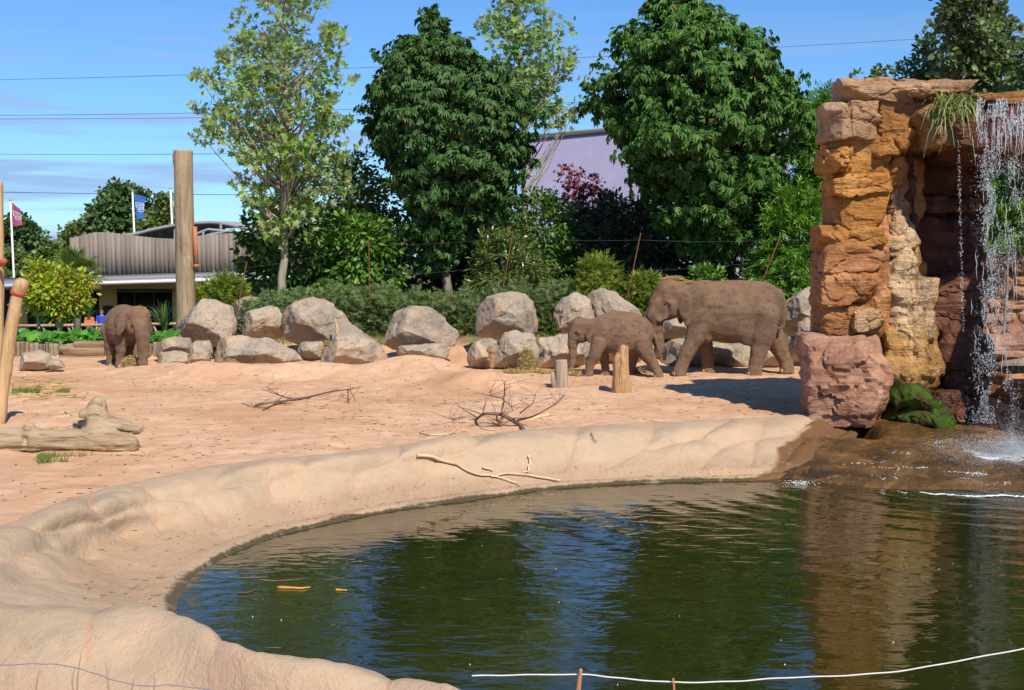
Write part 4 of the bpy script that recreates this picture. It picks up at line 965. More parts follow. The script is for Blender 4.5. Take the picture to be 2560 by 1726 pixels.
# log trestle at the left edge
DT = 23.6; tb = P(-4, 1050, DT)
tr = thing('log_trestle', (tb.x, DT, gz(tb.x, DT)-.1), 'lashed timber trestle with red straps at the left edge', 'log trestle'); tl = tuple(tr.location)
w = lambda x, y, d=0: tuple(P(x, y, DT+d))
rough_log('leaning_log', [w(-8, 1080), w(8, 960), w(25, 840), w(48, 715)], [.125, .12, .115, .105], M_LOG, tr, tl, 20, 50, .03, 4, 5)
rough_log('log_head', [w(44, 735), w(50, 712), w(46, 698)], [.105, .132, .06], M_LOG, tr, tl, 16, 14, .10, 9, 2)
rough_log('upright_log', [w(-10, 1200, .3), w(-9, 900, .35), w(-7, 640, .35), w(-5, 455, .35)], [.13, .125, .12, .09], M_LOG, tr, tl, 16, 60, .03, 7, 4)
rough_log('rear_log', [w(5, 1045, .25), w(10, 960, .28), w(22, 860, .3), w(30, 800, .3)], [.09, .09, .085, .08], M_LOG, tr, tl, 14, 30, .03, 8, 2)
M_STRAP = flat_mat('red_strap', (.42, .09, .06), .6, .15, 20)
def ring(name, c, axis_, r, th, parent, off, mat):
    q = Vector(axis_).to_track_quat('Z', 'Y'); a = np.linspace(0, 2*np.pi, 25)[:-1]; mb = MB()
    prof_ = [(r, -th), (r+.015, -th), (r+.015, th), (r, th)]
    V = np.array([list(Vector(c) + q @ Vector((math.cos(t)*p, math.sin(t)*p, z))) for t in a for p, z in prof_]); F = []
    for i in range(24):
        for j in range(4): F.append([i*4+j, ((i+1) % 24)*4+j, ((i+1) % 24)*4+(j+1) % 4, i*4+(j+1) % 4])
    mb.add(V, np.array(F)); return link(name, mb.mesh(name, off), mat, parent, sm=False)
ring('strap', w(44, 733), (.35, 0, 1), .116, .04, tr, tl, M_STRAP); ring('strap', w(-6, 656, .35), (.02, 0, 1), .135, .05, tr, tl, M_STRAP)
add = MB(); add_tube(add, [w(0, 660, .1), w(13, 652, .0)], [.06, .05], 8); link('strap', add.mesh('strap', tl), M_STRAP, tr)
# fallen trunk
pt = on_ground(180, 1125); DL = pt.y; fl = thing('fallen_trunk', (pt.x, DL, pt.z-.05), 'grey weathered fallen trunk with root stub on the sand at left', 'fallen trunk')
m_ = mpp(DL); b = Body((-3.2, -.8, -.1), (1.35, .8, 1.15), .022)
X_ = lambda px: (px-180)*m_
Zp = lambda py: (1125-py)*m_
b.chain([(X_(-300), .1, Zp(1098), .15), (X_(-180), .05, Zp(1096), .19), (X_(-80), 0, Zp(1094), .18), (X_(10), 0, Zp(1094), .175), (X_(90), 0, Zp(1093), .165), (X_(180), 0, Zp(1093), .165), (X_(260), -.05, Zp(1085), .20), (X_(335), -.1, Zp(1096), .13)], .06)
b.chain([(X_(250), .05, Zp(1075), .20), (X_(240), .15, Zp(1045), .17), (X_(235), .2, Zp(1012), .13), (X_(240), .2, Zp(1005), .10)], .08)
b.cone((X_(245), .12, Zp(1060)), (X_(250), -.03, Zp(1086)), .17, .19, .08); b.cone((X_(285), .08, Zp(1068)), (X_(300), -.06, Zp(1086)), .13, .15, .06)
b.chain([(X_(225), .15, Zp(1030), .11), (X_(207), .15, Zp(1025), .09)], .05); b.chain([(X_(250), .1, Zp(1045), .13), (X_(300), .1, Zp(1062), .12), (X_(345), .1, Zp(1065), .07)], .06)
b.chain([(X_(220), .2, Zp(1060), .12), (X_(180), .3, Zp(1058), .08)], .05); b.chain([(X_(70), 0, Zp(1080), .12), (X_(75), -.03, Zp(1062), .09)], .05)
b.ell((X_(70), -.20, Zp(1092)), (.07, .09, .10), 0, None, True); b.ell((X_(318), -.06, Zp(1067)), (.16, .12, .035), 0, (0, .1, 0), True); b.ell((X_(258), -.03, Zp(1005)), (.04, .2, .07), 0, (0, .5, 0), True)
b.ell((X_(300), -.28, Zp(1106)), (.35, .12, .03), 0, (0, .06, 0), True)
V, Q = b.mesh(); g_ = fbm(V*np.array([1.2, 8, 8]), 4, 14); g2 = ridged(V*np.array([1.0, 6, 6]), 2, 18); V += (.05*g_ + .055*(g2-.7))[:, None]*np.array([.1, .8, .9])
link('trunk', mesh_np('trunk', V, Q), M_GREY, fl, sm=True)

# dead branches lying about
def branch_thing(name, base_px, segs, mat, label, twigs=0, seed=1, cat='dead branch'):
    """segs: list of (list of (px,py,lift), r0, r1)"""
    rg = np.random.default_rng(seed); mb = MB(); o = on_ground(*base_px); allp = []
    for pts, r0, r1 in segs:
        q = []
        for (x, y, lift) in pts:
            g = on_ground(x, y); D = g.y
            if lift: D = on_ground(x, y + lift/mpp(D)*.9).y if False else o.y
            p = P(x, y, D) if lift else g
            q.append((p.x, p.y + (0 if not lift else rg.uniform(-.1, .1)), p.z + (.02 if not lift else 0)))
        c = crom(np.array(q), max(8, 5*len(q))); c += np.cumsum(rg.normal(0, .006, c.shape), 0)*.6
        add_tube(mb, c, np.linspace(r0, r1, len(c)), 6); allp.append((c, r0, r1))
    for i in range(twigs):
        c, r0, r1 = allp[rg.integers(len(allp))]; k = rg.integers(len(c)//3, len(c)); p0 = c[k]
        d = rg.normal(0, 1, 3); d[2] = abs(d[2])*.5; d[1] *= .6; d /= np.linalg.norm(d); L = rg.uniform(.15, .55)
        pts = np.array([p0 + d*L*s + rg.normal(0, .02, 3)*s for s in (0, .35, .7, 1)]); pts[:, 2] = np.maximum(pts[:, 2], o.z+.0)
        add_tube(mb, pts, np.linspace(max(.004, r1*.7), .0025, 4), 4)
    ob = link(name, mb.mesh(name, tuple(o)), mat, None, tuple(o), sm=True); return tag(ob, label, cat)
M_DEAD = mat_wood('dead_bark', (.10, .06, .045), (.20, .13, .095), .4, 'X'); M_PEEL = mat_wood('peeled_stick', (.52, .36, .19), (.70, .55, .34), .3, 'X')
branch_thing('dead_branch', (740, 1005), [([(640, 1016, 0), (700, 1007, 0), (760, 998, 0), (830, 984, 0), (875, 975, 0)], .035, .012), ([(658, 1028, 0), (700, 1010, 0)], .02, .03), ([(732, 1001, 0), (700, 990, 1), (668, 969, 1)], .018, .006), ([(700, 990, 1), (655, 977, 1)], .012, .006), ([(605, 1012, 0), (635, 1021, 0), (660, 1025, 0)], .008, .012), ([(875, 975, 0), (905, 966, 1)], .01, .004), ([(870, 978, 0), (870, 1012, 0)], .012, .01)], M_DEAD, 'long dead brown branch lying across the sand in mid paddock', 26, 3)
branch_thing('dead_branch', (1290, 1075), [([(1310, 1085, 0), (1302, 1070, 0), (1275, 1045, 1), (1255, 1035, 1), (1215, 1033, 1), (1193, 1050, 0)], .05, .022), ([(1255, 1035, 1), (1258, 990, 1), (1258, 950, 1)], .025, .006), ([(1258, 998, 1), (1232, 993, 1), (1225, 985, 1)], .012, .005), ([(1290, 1055, 0), (1335, 1040, 1), (1385, 1010, 1), (1410, 985, 1)], .022, .005), ([(1300, 1035, 1), (1330, 1010, 1), (1342, 982, 1)], .014, .004), ([(1240, 1035, 1), (1245, 1055, 1), (1250, 1068, 0)], .02, .012), ([(1190, 1050, 0), (1140, 1052, 0), (1100, 1035, 1)], .012, .004), ([(1258, 998, 1), (1275, 1015, 1), (1285, 1030, 1)], .010, .006)], M_DEAD, 'forked dark dead branch with twigs near the pool rim', 70, 5)
branch_thing('peeled_stick', (1330, 1050), [([(1285, 1057, 0), (1330, 1050, 0), (1375, 1042, 0)], .045, .035)], M_PEEL, 'short pale birch stick under the dark forked branch', 0, 6, 'stick')
def rim_pt(px, py):
    r = ray(px, py); best = None
    P3 = G.reshape(-1, 3); v = P3 - np.array([0, 0, CAMZ]); t = v @ np.array(r)/np.dot(r, r); dist = np.linalg.norm(v - t[:, None]*np.array(r), axis=1) 
    ok = np.where(dist < .09)[0]
    if len(ok) == 0: return Vector(P3[np.argmin(dist)])
    return Vector(P3[ok[np.argmin(t[ok])]])
def rim_stick(name, pxs, r0, r1, mat, label, cat='stick', lifts=None, extra=()):
    mb = MB(); o = rim_pt(*pxs[0])
    for k, (pl, a, b_) in enumerate([(pxs, r0, r1)] + list(extra)):
        pl2 = crom(np.array(pl, float), 4*len(pl)); q = np.array([list(rim_pt(x, y)) for x, y in pl2]); q[1:-1] = .25*q[:-2]+.5*q[1:-1]+.25*q[2:]; q[:, 2] += .03; q[:, 1] -= .03
        c = crom(q, 2*len(q)); add_tube(mb, c, np.linspace(a, b_, len(c)), 7)
    return tag(link(name, mb.mesh(name, tuple(o)), mat, None, tuple(o), sm=True), label, cat)
rim_stick('peeled_stick', [(1055, 1138), (1110, 1143), (1150, 1155), (1195, 1178), (1250, 1184), (1290, 1198)], .028, .012, M_PEEL, 'long bent peeled pale branch lying on the pool bank', extra=[([(1235, 1184), (1290, 1176), (1350, 1184), (1402, 1192)], .013, .02), ([(1285, 1196), (1306, 1206)], .012, .008)])
rim_stick('peeled_stick', [(1208, 1160), (1242, 1170)], .018, .012, M_PEEL, 'small pale stick above the bent peeled branch')
rim_stick('peeled_stick', [(1308, 1174), (1325, 1168), (1330, 1148), (1329, 1133)], .012, .016, M_PEEL, 'upright pale twig on the bank right of the bent branch')
rim_stick('thin_twig', [(1478, 1075), (1482, 1085), (1489, 1096)], .008, .006, M_DEAD, 'tiny dark twig on the far pool rim', 'twig')
rim_stick('thin_twig', [(1352, 1228), (1375, 1222), (1402, 1224)], .014, .010, M_DEAD, 'dark twig touching the water line', 'twig')
for (pts, r, lab) in [([(1050, 1087), (1080, 1092), (1120, 1088), (1142, 1080)], .018, 'pale curved stick at the sand edge left of the forked branch'), ([(1200, 1073), (1230, 1079), (1255, 1074)], .012, 'thin pale curved stick below the forked branch'),
                      ([(1610, 1050), (1640, 1056), (1670, 1058)], .012, 'thin straight stick on sand near the far rim'), ([(890, 1048), (945, 1050)], .012, 'short pale stick alone on the sand'), ([(765, 1004), (800, 1007), (830, 1005), (860, 992)], .012, 'pale thin stick beside the long brown branch'),
                      ([(1625, 940), (1680, 938), (1735, 936)], .016, 'straight pale stick at the adult elephant\'s front foot'), ([(163, 1033), (176, 1040), (195, 1041)], .012, 'curled pale stick behind the fallen trunk')]:
    q = np.array([list(on_ground(x, y, .015)) for x, y in pts]); mb = MB(); add_tube(mb, crom(q, 12), np.linspace(r, r*.6, 12), 6)
    tag(link('pale_stick', mb.mesh('pale_stick', tuple(q[0])), M_PEEL, None, tuple(q[0]), sm=True), lab, 'stick')
# ------------------------------------------------------------------ foliage
def kite(w=.35, fold=.08, m=.45): return np.array([[0, 0, 0], [-w/2, m, fold], [0, 1, -.05], [w/2, m, fold]]), np.array([[0, 2, 1], [0, 3, 2]])
def palmate(n=6, spread=1.9, w=.30, droop=.45):
    V = []; F = []
    for i in range(n):
        a = (i/(n-1)-.5)*spread*1.35; L = 1.0 - .35*abs(i/(n-1)-.5)*2; k = len(V)
        d = np.array([math.sin(a), math.cos(a), 0]); s = np.array([math.cos(a), -math.sin(a), 0])
        V += [np.zeros(3), d*.62*L - s*w*L/2 + np.array([0, 0, -.10*droop*L]), d*L + np.array([0, 0, -droop*L*.75]), d*.62*L + s*w*L/2 + np.array([0, 0, -.10*droop*L])]
        F += [[k, k+2, k+1], [k, k+3, k+2]]
    return np.array(V), np.array(F)
def lobed():
    r = [.12, .62, .35, .95, .50, 1.0, .50, .95, .35, .62]; a = np.radians([180, 125, 95, 62, 32, 0, -32, -62, -95, -125])
    V = [[0, .42, -.06]] + [[math.sin(t)*q*.6, .42+math.cos(t)*q*.58, .05*(q > .6)] for q, t in zip(r, a)]
    return np.array(V), np.array([[0, i+1, (i+1) % 10+1] for i in range(10)])
def oval(w=.5): return np.array([[0, 0, 0], [-w*.42, .3, .05], [-w*.4, .68, .04], [0, 1, -.04], [w*.4, .68, .04], [w*.42, .3, .05]]), np.array([[0, 5, 1], [1, 5, 4], [1, 4, 2], [2, 4, 3]])
def spray(n=5, w=.22):
    """a small twig of several narrow leaves"""
    V = []; F = []; kv, kf = kite(w, .04)
    for i in range(n):
        t = i/(n-1); a = (1 if i % 2 else -1)*(.9-.75*t); R_ = np.array([[math.cos(a), math.sin(a), 0], [-math.sin(a), math.cos(a), 0], [0, 0, 1]])
        V.append((kv*(.55 if i < n-1 else .6)) @ R_.T*1 + np.array([0, .42*t, 0])); F.append(kf + 4*i)
    return np.concatenate(V), np.concatenate(F)
LEAF = dict(kite=kite(), lance=kite(.2, .03), palm=palmate(5, 1.6, .36, .85), lobed=lobed(), oval=oval(), spray=spray(), wide=oval(.9))
def place_leaves(tm, pos, d, nrm, size):
    tv, tf = tm; n = len(pos); d = d/np.linalg.norm(d, axis=1)[:, None]; s = np.cross(d, nrm); s /= np.linalg.norm(s, axis=1)[:, None]+1e-9; nn = np.cross(s, d)
    V = pos[:, None, :] + size[:, None, None]*(tv[None, :, 0:1]*s[:, None] + tv[None, :, 1:2]*d[:, None] + tv[None, :, 2:3]*nn[:, None])
    F = tf[None] + (np.arange(n)*len(tv))[:, None, None]
    return V.reshape(-1, 3), F.reshape(-1, 3)
LEAFK = 1
def px_env(profile, D):
    """profile rows (py, xl, xr) -> arrays z, cx, r"""
    z = []; c = []; r = []
    for (y, a, b) in profile:
        A = P(a, y, D); B_ = P(b, y, D); z.append(A.z); c.append((A.x+B_.x)/2); r.append((B_.x-A.x)/2)
    o = np.argsort(z); return np.array(z)[o], np.array(c)[o], np.array(r)[o]
def tree(name, profile, D, trunk_px, base_z, leaf, lsize, nclu, nleaf, crad, mat, label, seed, trunk_r=.16, hang=.0, depth=.8, shell=.5, bark=None, limbs=60, group=None, cat='tree', up=.4, twig=.006, top=.85, minbr=.25, flatten=.75, rag=.26):
    rg = np.random.default_rng(seed); z, c, r = px_env(profile, D)
    zs = np.linspace(z[0], z[-1], 200); rs = np.interp(zs, z, r); wgt = rs**1.3+.02; wgt /= wgt.sum()
    zc = rg.choice(zs, nclu, p=wgt) + rg.normal(0, .1, nclu); zc = np.clip(zc, z[0], z[-1])
    rr = np.interp(zc, z, r); cc = np.interp(zc, z, c); th = rg.uniform(0, 2*np.pi, nclu)
    rr = rr*(1.0 + rag*vnoise(np.stack([np.cos(th)*1.6, np.sin(th)*1.6, zc/max(crad, .3)*.6], 1)*1.4, seed+3)); q = rg.uniform(0, 1, nclu)**shell
    rr = np.maximum(rr - crad*.55, .08)
    C = np.stack([cc + rr*q*np.cos(th), D + rr*depth*q*np.sin(th), zc], 1)
    tb = P(trunk_px[0], trunk_px[1], D); base = np.array([tb.x, D, base_z])
    root = thing(name, tuple(base), label, cat, group)
    # trunk and limbs
    mb = MB(); ztop = z[0] + (z[-1]-z[0])*top; tx = np.interp(ztop, z, c)
    if trunk_r > 0:
        ctl_ = [base, base*.6 + np.array([tx, D, ztop])*.4 + np.array([rg.normal(0, .06), 0, 0]), np.array([tx, D, ztop])]
        tp = crom(np.array(ctl_), 14); tp[1:-1] += rg.normal(0, .02, (12, 3)); add_tube(mb, tp, np.linspace(trunk_r, trunk_r*.18, 14), 10)
        for i in rg.permutation(nclu)[:limbs]:
            e = C[i]; hd = np.linalg.norm(e[:2]-np.array([tx, D])); za = np.clip(e[2] - hd*rg.uniform(.45, 1.1), base_z+(z[-1]-base_z)*(minbr + rg.uniform(0, .22)), ztop-.1); za = min(za, max(e[2]-.1, base_z+(z[-1]-base_z)*minbr))
            t_ = (za-base_z)/(ztop-base_z)*13; k = int(np.clip(t_, 0, 12)); a = tp[k] + (tp[k+1]-tp[k])*(t_-k)
            m = a*.5+e*.5 + np.array([0, 0, -.12*hd+.05]); pts = crom(np.array([a, m, e]), 7); pts[1:-1] += rg.normal(0, .03, (5, 3))
            r0 = trunk_r*(.20+.22*(1-t_/13)); add_tube(mb, pts, np.linspace(r0, twig, 7), 5, False)
        link('trunk', mb.mesh('trunk', tuple(base)), bark or M_BARK, root, sm=True)
    # leaves
    ci = rg.integers(0, nclu, nleaf); cs = crad*rg.uniform(.55, 1.45, nclu)
    o = rg.normal(0, 1, (nleaf, 3)); o /= np.linalg.norm(o, axis=1)[:, None]; o *= (rg.uniform(0, 1, (nleaf, 1))**.45); o[:, 2] *= flatten
    pos = C[ci] + o*cs[ci][:, None]
    cen = np.stack([np.interp(pos[:, 2], z, c), np.full(nleaf, D), np.full(nleaf, z.mean())], 1)
    out = pos - cen; out /= np.linalg.norm(out, axis=1)[:, None]+1e-6
    d = out*.5 + o*.7 + rg.normal(0, .45, (nleaf, 3)); d[:, 2] -= hang
    nr = out*.6 + rg.normal(0, .5, (nleaf, 3)); nr[:, 2] += up
    V, F = place_leaves(LEAF[leaf], pos, d, nr, lsize*rg.uniform(.65, 1.25, nleaf))
    link('crown', mesh_np('crown', V - base, F), mat, root)
    return root
L_LIGHT = leaf_mat('leaf_tulip', (.15, .255, .038), .45, .34, (.34, .24, .07), .02, (.38, .47, .25))
L_CHEST = leaf_mat('leaf_chestnut', (.047, .115, .026), .40, .22, (.26, .11, .03), .004, None, .5, .3)
L_CHEST2 = leaf_mat('leaf_chestnut_bright', (.060, .150, .024), .42, .24, (.26, .11, .03), .004, None, .5, .3)
L_LAUREL = leaf_mat('leaf_laurel', (.075, .165, .022), .5, .22, (.42, .36, .18), .05, None, .4, .3)
L_DARK = leaf_mat('leaf_shade_dark', (.022, .045, .014), .5, .15, None)  # very dark green paints the shade inside the shrubbery into the leaves
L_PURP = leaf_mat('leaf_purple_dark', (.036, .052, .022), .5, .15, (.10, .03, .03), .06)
L_RED = leaf_mat('leaf_red', (.15, .022, .028), .5, .25, (.3, .12, .06), .1)
L_BRIGHT = leaf_mat('leaf_bright', (.075, .19, .015), .5, .3, (.30, .40, .10), .06)
L_YELL = leaf_mat('leaf_yellowgreen', (.26, .33, .022), .45, .3, (.35, .14, .04), .08)
L_BAMB = leaf_mat('leaf_bamboo', (.15, .22, .025), .4, .3, (.4, .28, .05), .06)
L_NETT = leaf_mat('leaf_nettle', (.095, .145, .045), .5, .2, (.16, .19, .05), .08)
L_FAR = leaf_mat('leaf_far', (.065, .12, .036), .4, .2, None)
L_FAR2 = leaf_mat('leaf_far_light', (.10, .15, .035), .4, .2, None)
L_GRASS = leaf_mat('grass_blade', (.14, .19, .045), .45, .25, (.32, .30, .10), .08)
L_BUTT = leaf_mat('leaf_butterbur', (.065, .20, .018), .4, .25, None)
L_GLOSS = leaf_mat('leaf_photinia', (.085, .135, .026), .5, .15, (.28, .10, .05), .05, None, .22, .6)

T1P = [(-70,660,790),(0,603,817),(51,583,863),(128,540,873),(194,478,899),(265,465,889),(331,488,894),(382,518,873),(433,560,889),(484,600,840),(540,620,810),(600,640,790)]
tree('plane_tree', T1P, 42.6, (704, 760), .75, 'lobed', .29, 430, 5000, .27, L_LIGHT, 'tall airy pale green tree beside the wooden pole', 1, .17, .1, .75, .55, limbs=140, bark=mat_wood('pale_bark', (.20, .17, .125), (.36, .31, .23), .3), up=.3, minbr=.30)
T1B = [(390,800,930),(430,770,960),(480,790,1000),(530,830,1010),(560,860,1000)]
tree('small_tree', T1B, 46.0, (918, 760), .75, 'oval', .2, 150, 2600, .34, leaf_mat('leaf_mid', (.07, .12, .024), .45, .28), 'small spreading tree between the airy tree and left chestnut', 2, .09, .1, .8, .6, limbs=70)
T2P = [(28,1070,1092),(65,1022,1122),(99,972,1158),(149,936,1236),(199,906,1286),(249,888,1328),(308,888,1334),(358,898,1325),(423,938,1318),(472,985,1298),(522,990,1258),(572,990,1208),(622,1000,1178),(665,1030,1140)]
tree('chestnut_tree', T2P, 45.0, (1128, 760), .75, 'palm', .27, 820, 13000, .40, L_CHEST, 'dark green chestnut tree in the middle of the row', 3, .19, .9, .85, .42, limbs=60, up=.75, flatten=.6)
T3P = [(-50,1260,1330),(0,1240,1345),(35,1200,1380),(75,1185,1427),(149,1190,1460),(224,1205,1470),(290,1250,1470),(315,1330,1440)]
tree('plane_tree', T3P, 49.0, (1330, 760), .75, 'lobed', .31, 230, 2100, .28, L_LIGHT, 'airy pale green tree peeping out behind the middle chestnut', 4, .14, .1, .75, .55, limbs=70, bark=mat_wood('pale_bark2', (.20, .17, .125), (.36, .31, .23), .3), up=.3)
T4P = [(-25,1640,1740),(0,1610,1760),(30,1608,1835),(75,1566,1886),(109,1498,1930),(159,1480,1972),(214,1472,1995),(279,1478,2010),(348,1505,2014),(388,1545,2010),(448,1552,1996),(497,1640,1985),(547,1622,1960),(597,1670,1897),(625,1700,1850)]
tree('chestnut_tree', T4P, 43.5, (1743, 760), .75, 'palm', .27, 1000, 17000, .42, L_CHEST2, 'broad chestnut tree above the adult elephant', 5, .19, .9, .85, .42, limbs=80, up=.75, flatten=.6)
# right hand side and far trees
tree('willow_tree', [(235,2040,2085),(290,1998,2115),(370,1975,2130),(470,1965,2130),(560,1965,2120),(650,1950,2110),(745,1940,2090)], 47.0, (2060, 780), .7, 'spray', .40, 340, 8500, .40, L_BRIGHT, 'bright green narrow leaved tree just left of the pillar', 6, .10, .3, .8, .5, limbs=40)
tree('poplar_tree', [(-120,2380,2480),(-60,2350,2540),(0,2345,2525),(60,2340,2535),(120,2345,2545),(170,2350,2550),(230,2370,2560),(330,2400,2560)], 40.0, (2450, 700), 0, 'wide', .20, 330, 7000, .36, leaf_mat('leaf_poplar', (.075, .125, .03), .5, .28, None, .03, (.16, .2, .1)), 'light leaved tree rising above the waterfall at upper right', 7, .14, .2, .8, .5, limbs=90, bark=M_BARK)
tree('round_tree', [(103,2300,2335),(130,2275,2365),(160,2245,2385),(200,2240,2400),(260,2250,2410),(330,2260,2400)], 43.0, (2320, 700), 0, 'oval', .20, 160, 4200, .36, L_FAR, 'dark bushy tree behind the top of the pillar', 8, .12, .1, .8, .5, limbs=20)
tree('round_tree', [(95,2560,2620),(140,2535,2640),(220,2525,2660),(330,2540,2660)], 38.0, (2590, 700), 0, 'oval', .18, 120, 2600, .34, L_FAR, 'dark tree cut by the right edge behind the fall', 9, .12, .1, .8, .5, limbs=20)
tree('sapling', [(172,2190,2212),(190,2168,2226),(215,2165,2230)], 34.0, (2200, 600), 0, 'wide', .13, 26, 170, .20, L_FAR2, 'sparse leafy twigs poking above the pillar top', 10, .03, 0, .8, .6, limbs=24)
tree('sapling', [(183,2132,2142),(205,2120,2150),(225,2118,2152)], 34.0, (2138, 600), 0, 'wide', .12, 14, 60, .16, L_FAR2, 'tiny leafy twig beside the pillar\'s top left corner', 11, .02, 0, .8, .6, limbs=12)
tree('arch_shrub', [(340,2420,2600),(420,2415,2640),(500,2420,2640),(560,2440,2640),(610,2450,2540)], 30.8, (2500, 760), 0, 'spray', .26, 170, 3600, .34, L_BRIGHT, 'green shrub seen through the falling water under the lintel', 12, .06, .2, .8, .5, limbs=30, cat='shrub')
tree('oak_tree', [(468,265,330),(485,245,385),(510,240,400),(540,205,405),(570,178,410),(600,170,410),(640,170,420)], 150.0, (315, 700), -2, 'wide', .52, 260, 11000, 1.0, L_FAR, 'big dark rounded tree behind the timber building', 13, .5, .1, .9, .5, limbs=20)
tree('oak_tree', [(500,405,425),(520,385,440),(550,360,470),(580,350,480),(620,345,480)], 135.0, (415, 700), -2, 'wide', .45, 150, 6000, .85, L_FAR2, 'lighter green tree behind the blue flag', 14, .4, .1, .9, .5, limbs=12)
tree('oak_tree', [(545,20,70),(565,0,95),(590,-20,100),(615,-20,108),(640,-20,95),(690,-20,90)], 150.0, (40, 720), -2, 'wide', .52, 170, 7000, 1.0, L_FAR, 'dark tree behind the pink flag at left edge', 15, .5, .1, .9, .5, limbs=30, minbr=.1)
for k, (pr, D_, lm, lab) in enumerate([
    ([(625,-30,60),(650,-40,110),(690,-40,120),(720,-40,120)], 112.0, L_FAR2, 'light hedge bush under the dark left edge tree'),
    ([(615,110,150),(640,80,180),(680,70,190),(720,70,190)], 108.0, L_FAR2, 'rounded light bush left of the timber building'),
    ([(575,165,190),(600,150,205),(650,140,215),(720,140,215)], 118.0, L_FAR2, 'tall light bush against the building\'s left corner')]):
    tree('far_bush', pr, D_, ((pr[0][1]+pr[0][2])/2, 740), -2, 'wide', .38, 110, 4200, .7, lm, lab, 20+k, .2, .1, .9, .5, limbs=8, cat='bush')
# shrubs under the trees
SHR = [
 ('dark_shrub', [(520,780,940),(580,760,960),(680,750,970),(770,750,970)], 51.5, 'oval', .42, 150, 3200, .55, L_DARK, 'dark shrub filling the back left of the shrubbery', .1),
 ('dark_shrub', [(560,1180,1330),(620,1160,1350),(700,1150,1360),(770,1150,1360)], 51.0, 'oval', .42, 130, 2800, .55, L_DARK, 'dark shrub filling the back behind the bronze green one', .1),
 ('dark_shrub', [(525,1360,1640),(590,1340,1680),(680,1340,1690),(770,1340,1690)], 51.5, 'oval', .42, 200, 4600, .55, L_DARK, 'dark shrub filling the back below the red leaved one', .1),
 ('laurel_shrub', [(505,640,800),(540,605,830),(600,590,850),(660,600,850),(720,620,840),(770,630,830)], 45.2, 'oval', .24, 200, 6000, .34, L_LAUREL, 'glossy laurel shrub at the left end of the shrubbery', .25),
 ('leafy_shrub', [(545,840,960),(580,805,1000),(640,790,1010),(700,790,1000),(770,790,1000)], 44.6, 'oval', .24, 180, 4200, .36, leaf_mat('leaf_fresh', (.085, .185, .026), .5, .25), 'fresh green shrub below the small spreading tree', .2),
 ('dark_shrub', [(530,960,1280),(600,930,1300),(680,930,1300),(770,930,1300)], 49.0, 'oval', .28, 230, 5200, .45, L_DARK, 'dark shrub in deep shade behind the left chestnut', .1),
 ('photinia_shrub', [(580,1200,1300),(620,1168,1345),(670,1165,1370),(735,1160,1375),(770,1160,1375)], 42.8, 'lance', .26, 180, 5200, .34, L_GLOSS, 'glossy bronze green shrub behind the blocky boulder', .1),
 ('leafy_shrub', [(485,1290,1420),(520,1250,1460),(580,1235,1480),(660,1240,1480),(760,1240,1480)], 46.5, 'oval', .20, 220, 6000, .38, leaf_mat('leaf_midgreen', (.075, .155, .024), .5, .25), 'mid green rounded shrub below the purple building', .1),
 ('red_maple', [(432,1400,1425),(455,1395,1530),(490,1400,1545),(530,1400,1545),(570,1420,1540)], 50.0, 'lobed', .24, 80, 1000, .36, L_RED, 'red leaved shrub in front of the purple building', .2),
 ('dark_shrub', [(500,1500,1620),(560,1450,1680),(640,1440,1690),(770,1440,1690)], 46.0, 'oval', .22, 230, 5600, .40, L_PURP, 'dark purplish shrub behind the yellow green bamboo', .1),
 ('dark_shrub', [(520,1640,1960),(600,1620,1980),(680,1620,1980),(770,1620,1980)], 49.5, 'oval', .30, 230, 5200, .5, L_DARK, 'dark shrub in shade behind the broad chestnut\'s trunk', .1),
 ('laurel_shrub', [(490,1930,2060),(540,1900,2085),(620,1870,2085),(700,1850,2080),(775,1850,2075)], 42.0, 'spray', .42, 210, 4600, .38, L_BRIGHT, 'bright green shrub with dried drooping leaves by the pillar', .35),
 ('bamboo_clump', [(652,1470,1520),(680,1450,1545),(720,1440,1560),(790,1440,1570)], 40.8, 'spray', .30, 120, 3000, .26, L_BAMB, 'yellow green bamboo left of the leaning rusty rod', .1),
 ('bamboo_clump', [(700,1570,1640),(725,1550,1655),(760,1545,1660),(800,1545,1665)], 40.4, 'spray', .30, 90, 2200, .26, L_BAMB, 'yellow green bamboo directly in front of the adult\'s head', .1),
 ('leafy_shrub', [(670,1730,1790),(690,1710,1810),(730,1705,1815),(780,1705,1815)], 41.4, 'oval', .17, 70, 1300, .26, L_BRIGHT, 'small bright shrub just above the adult elephant\'s back', .1),
 ('bamboo_clump', [(700,530,590),(720,505,615),(760,500,622),(810,500,622)], 43.2, 'spray', .32, 110, 2400, .30, L_BAMB, 'light bamboo clump right of the wooden pole', .1),
]
for k, (nm, pr, D_, lf, ls, nc, nl, cr__, mt, lab, hg) in enumerate(SHR):
    cx_ = (pr[-1][1]+pr[-1][2])/2; bz = gz(P(cx_, 760, D_).x, D_)
    tree(nm, pr, D_, (cx_, 780), bz, lf, ls, nc, nl, cr__, mt, lab, 40+k, .05, hg, .75, .45, limbs=14, cat='shrub', up=.45, minbr=.05)
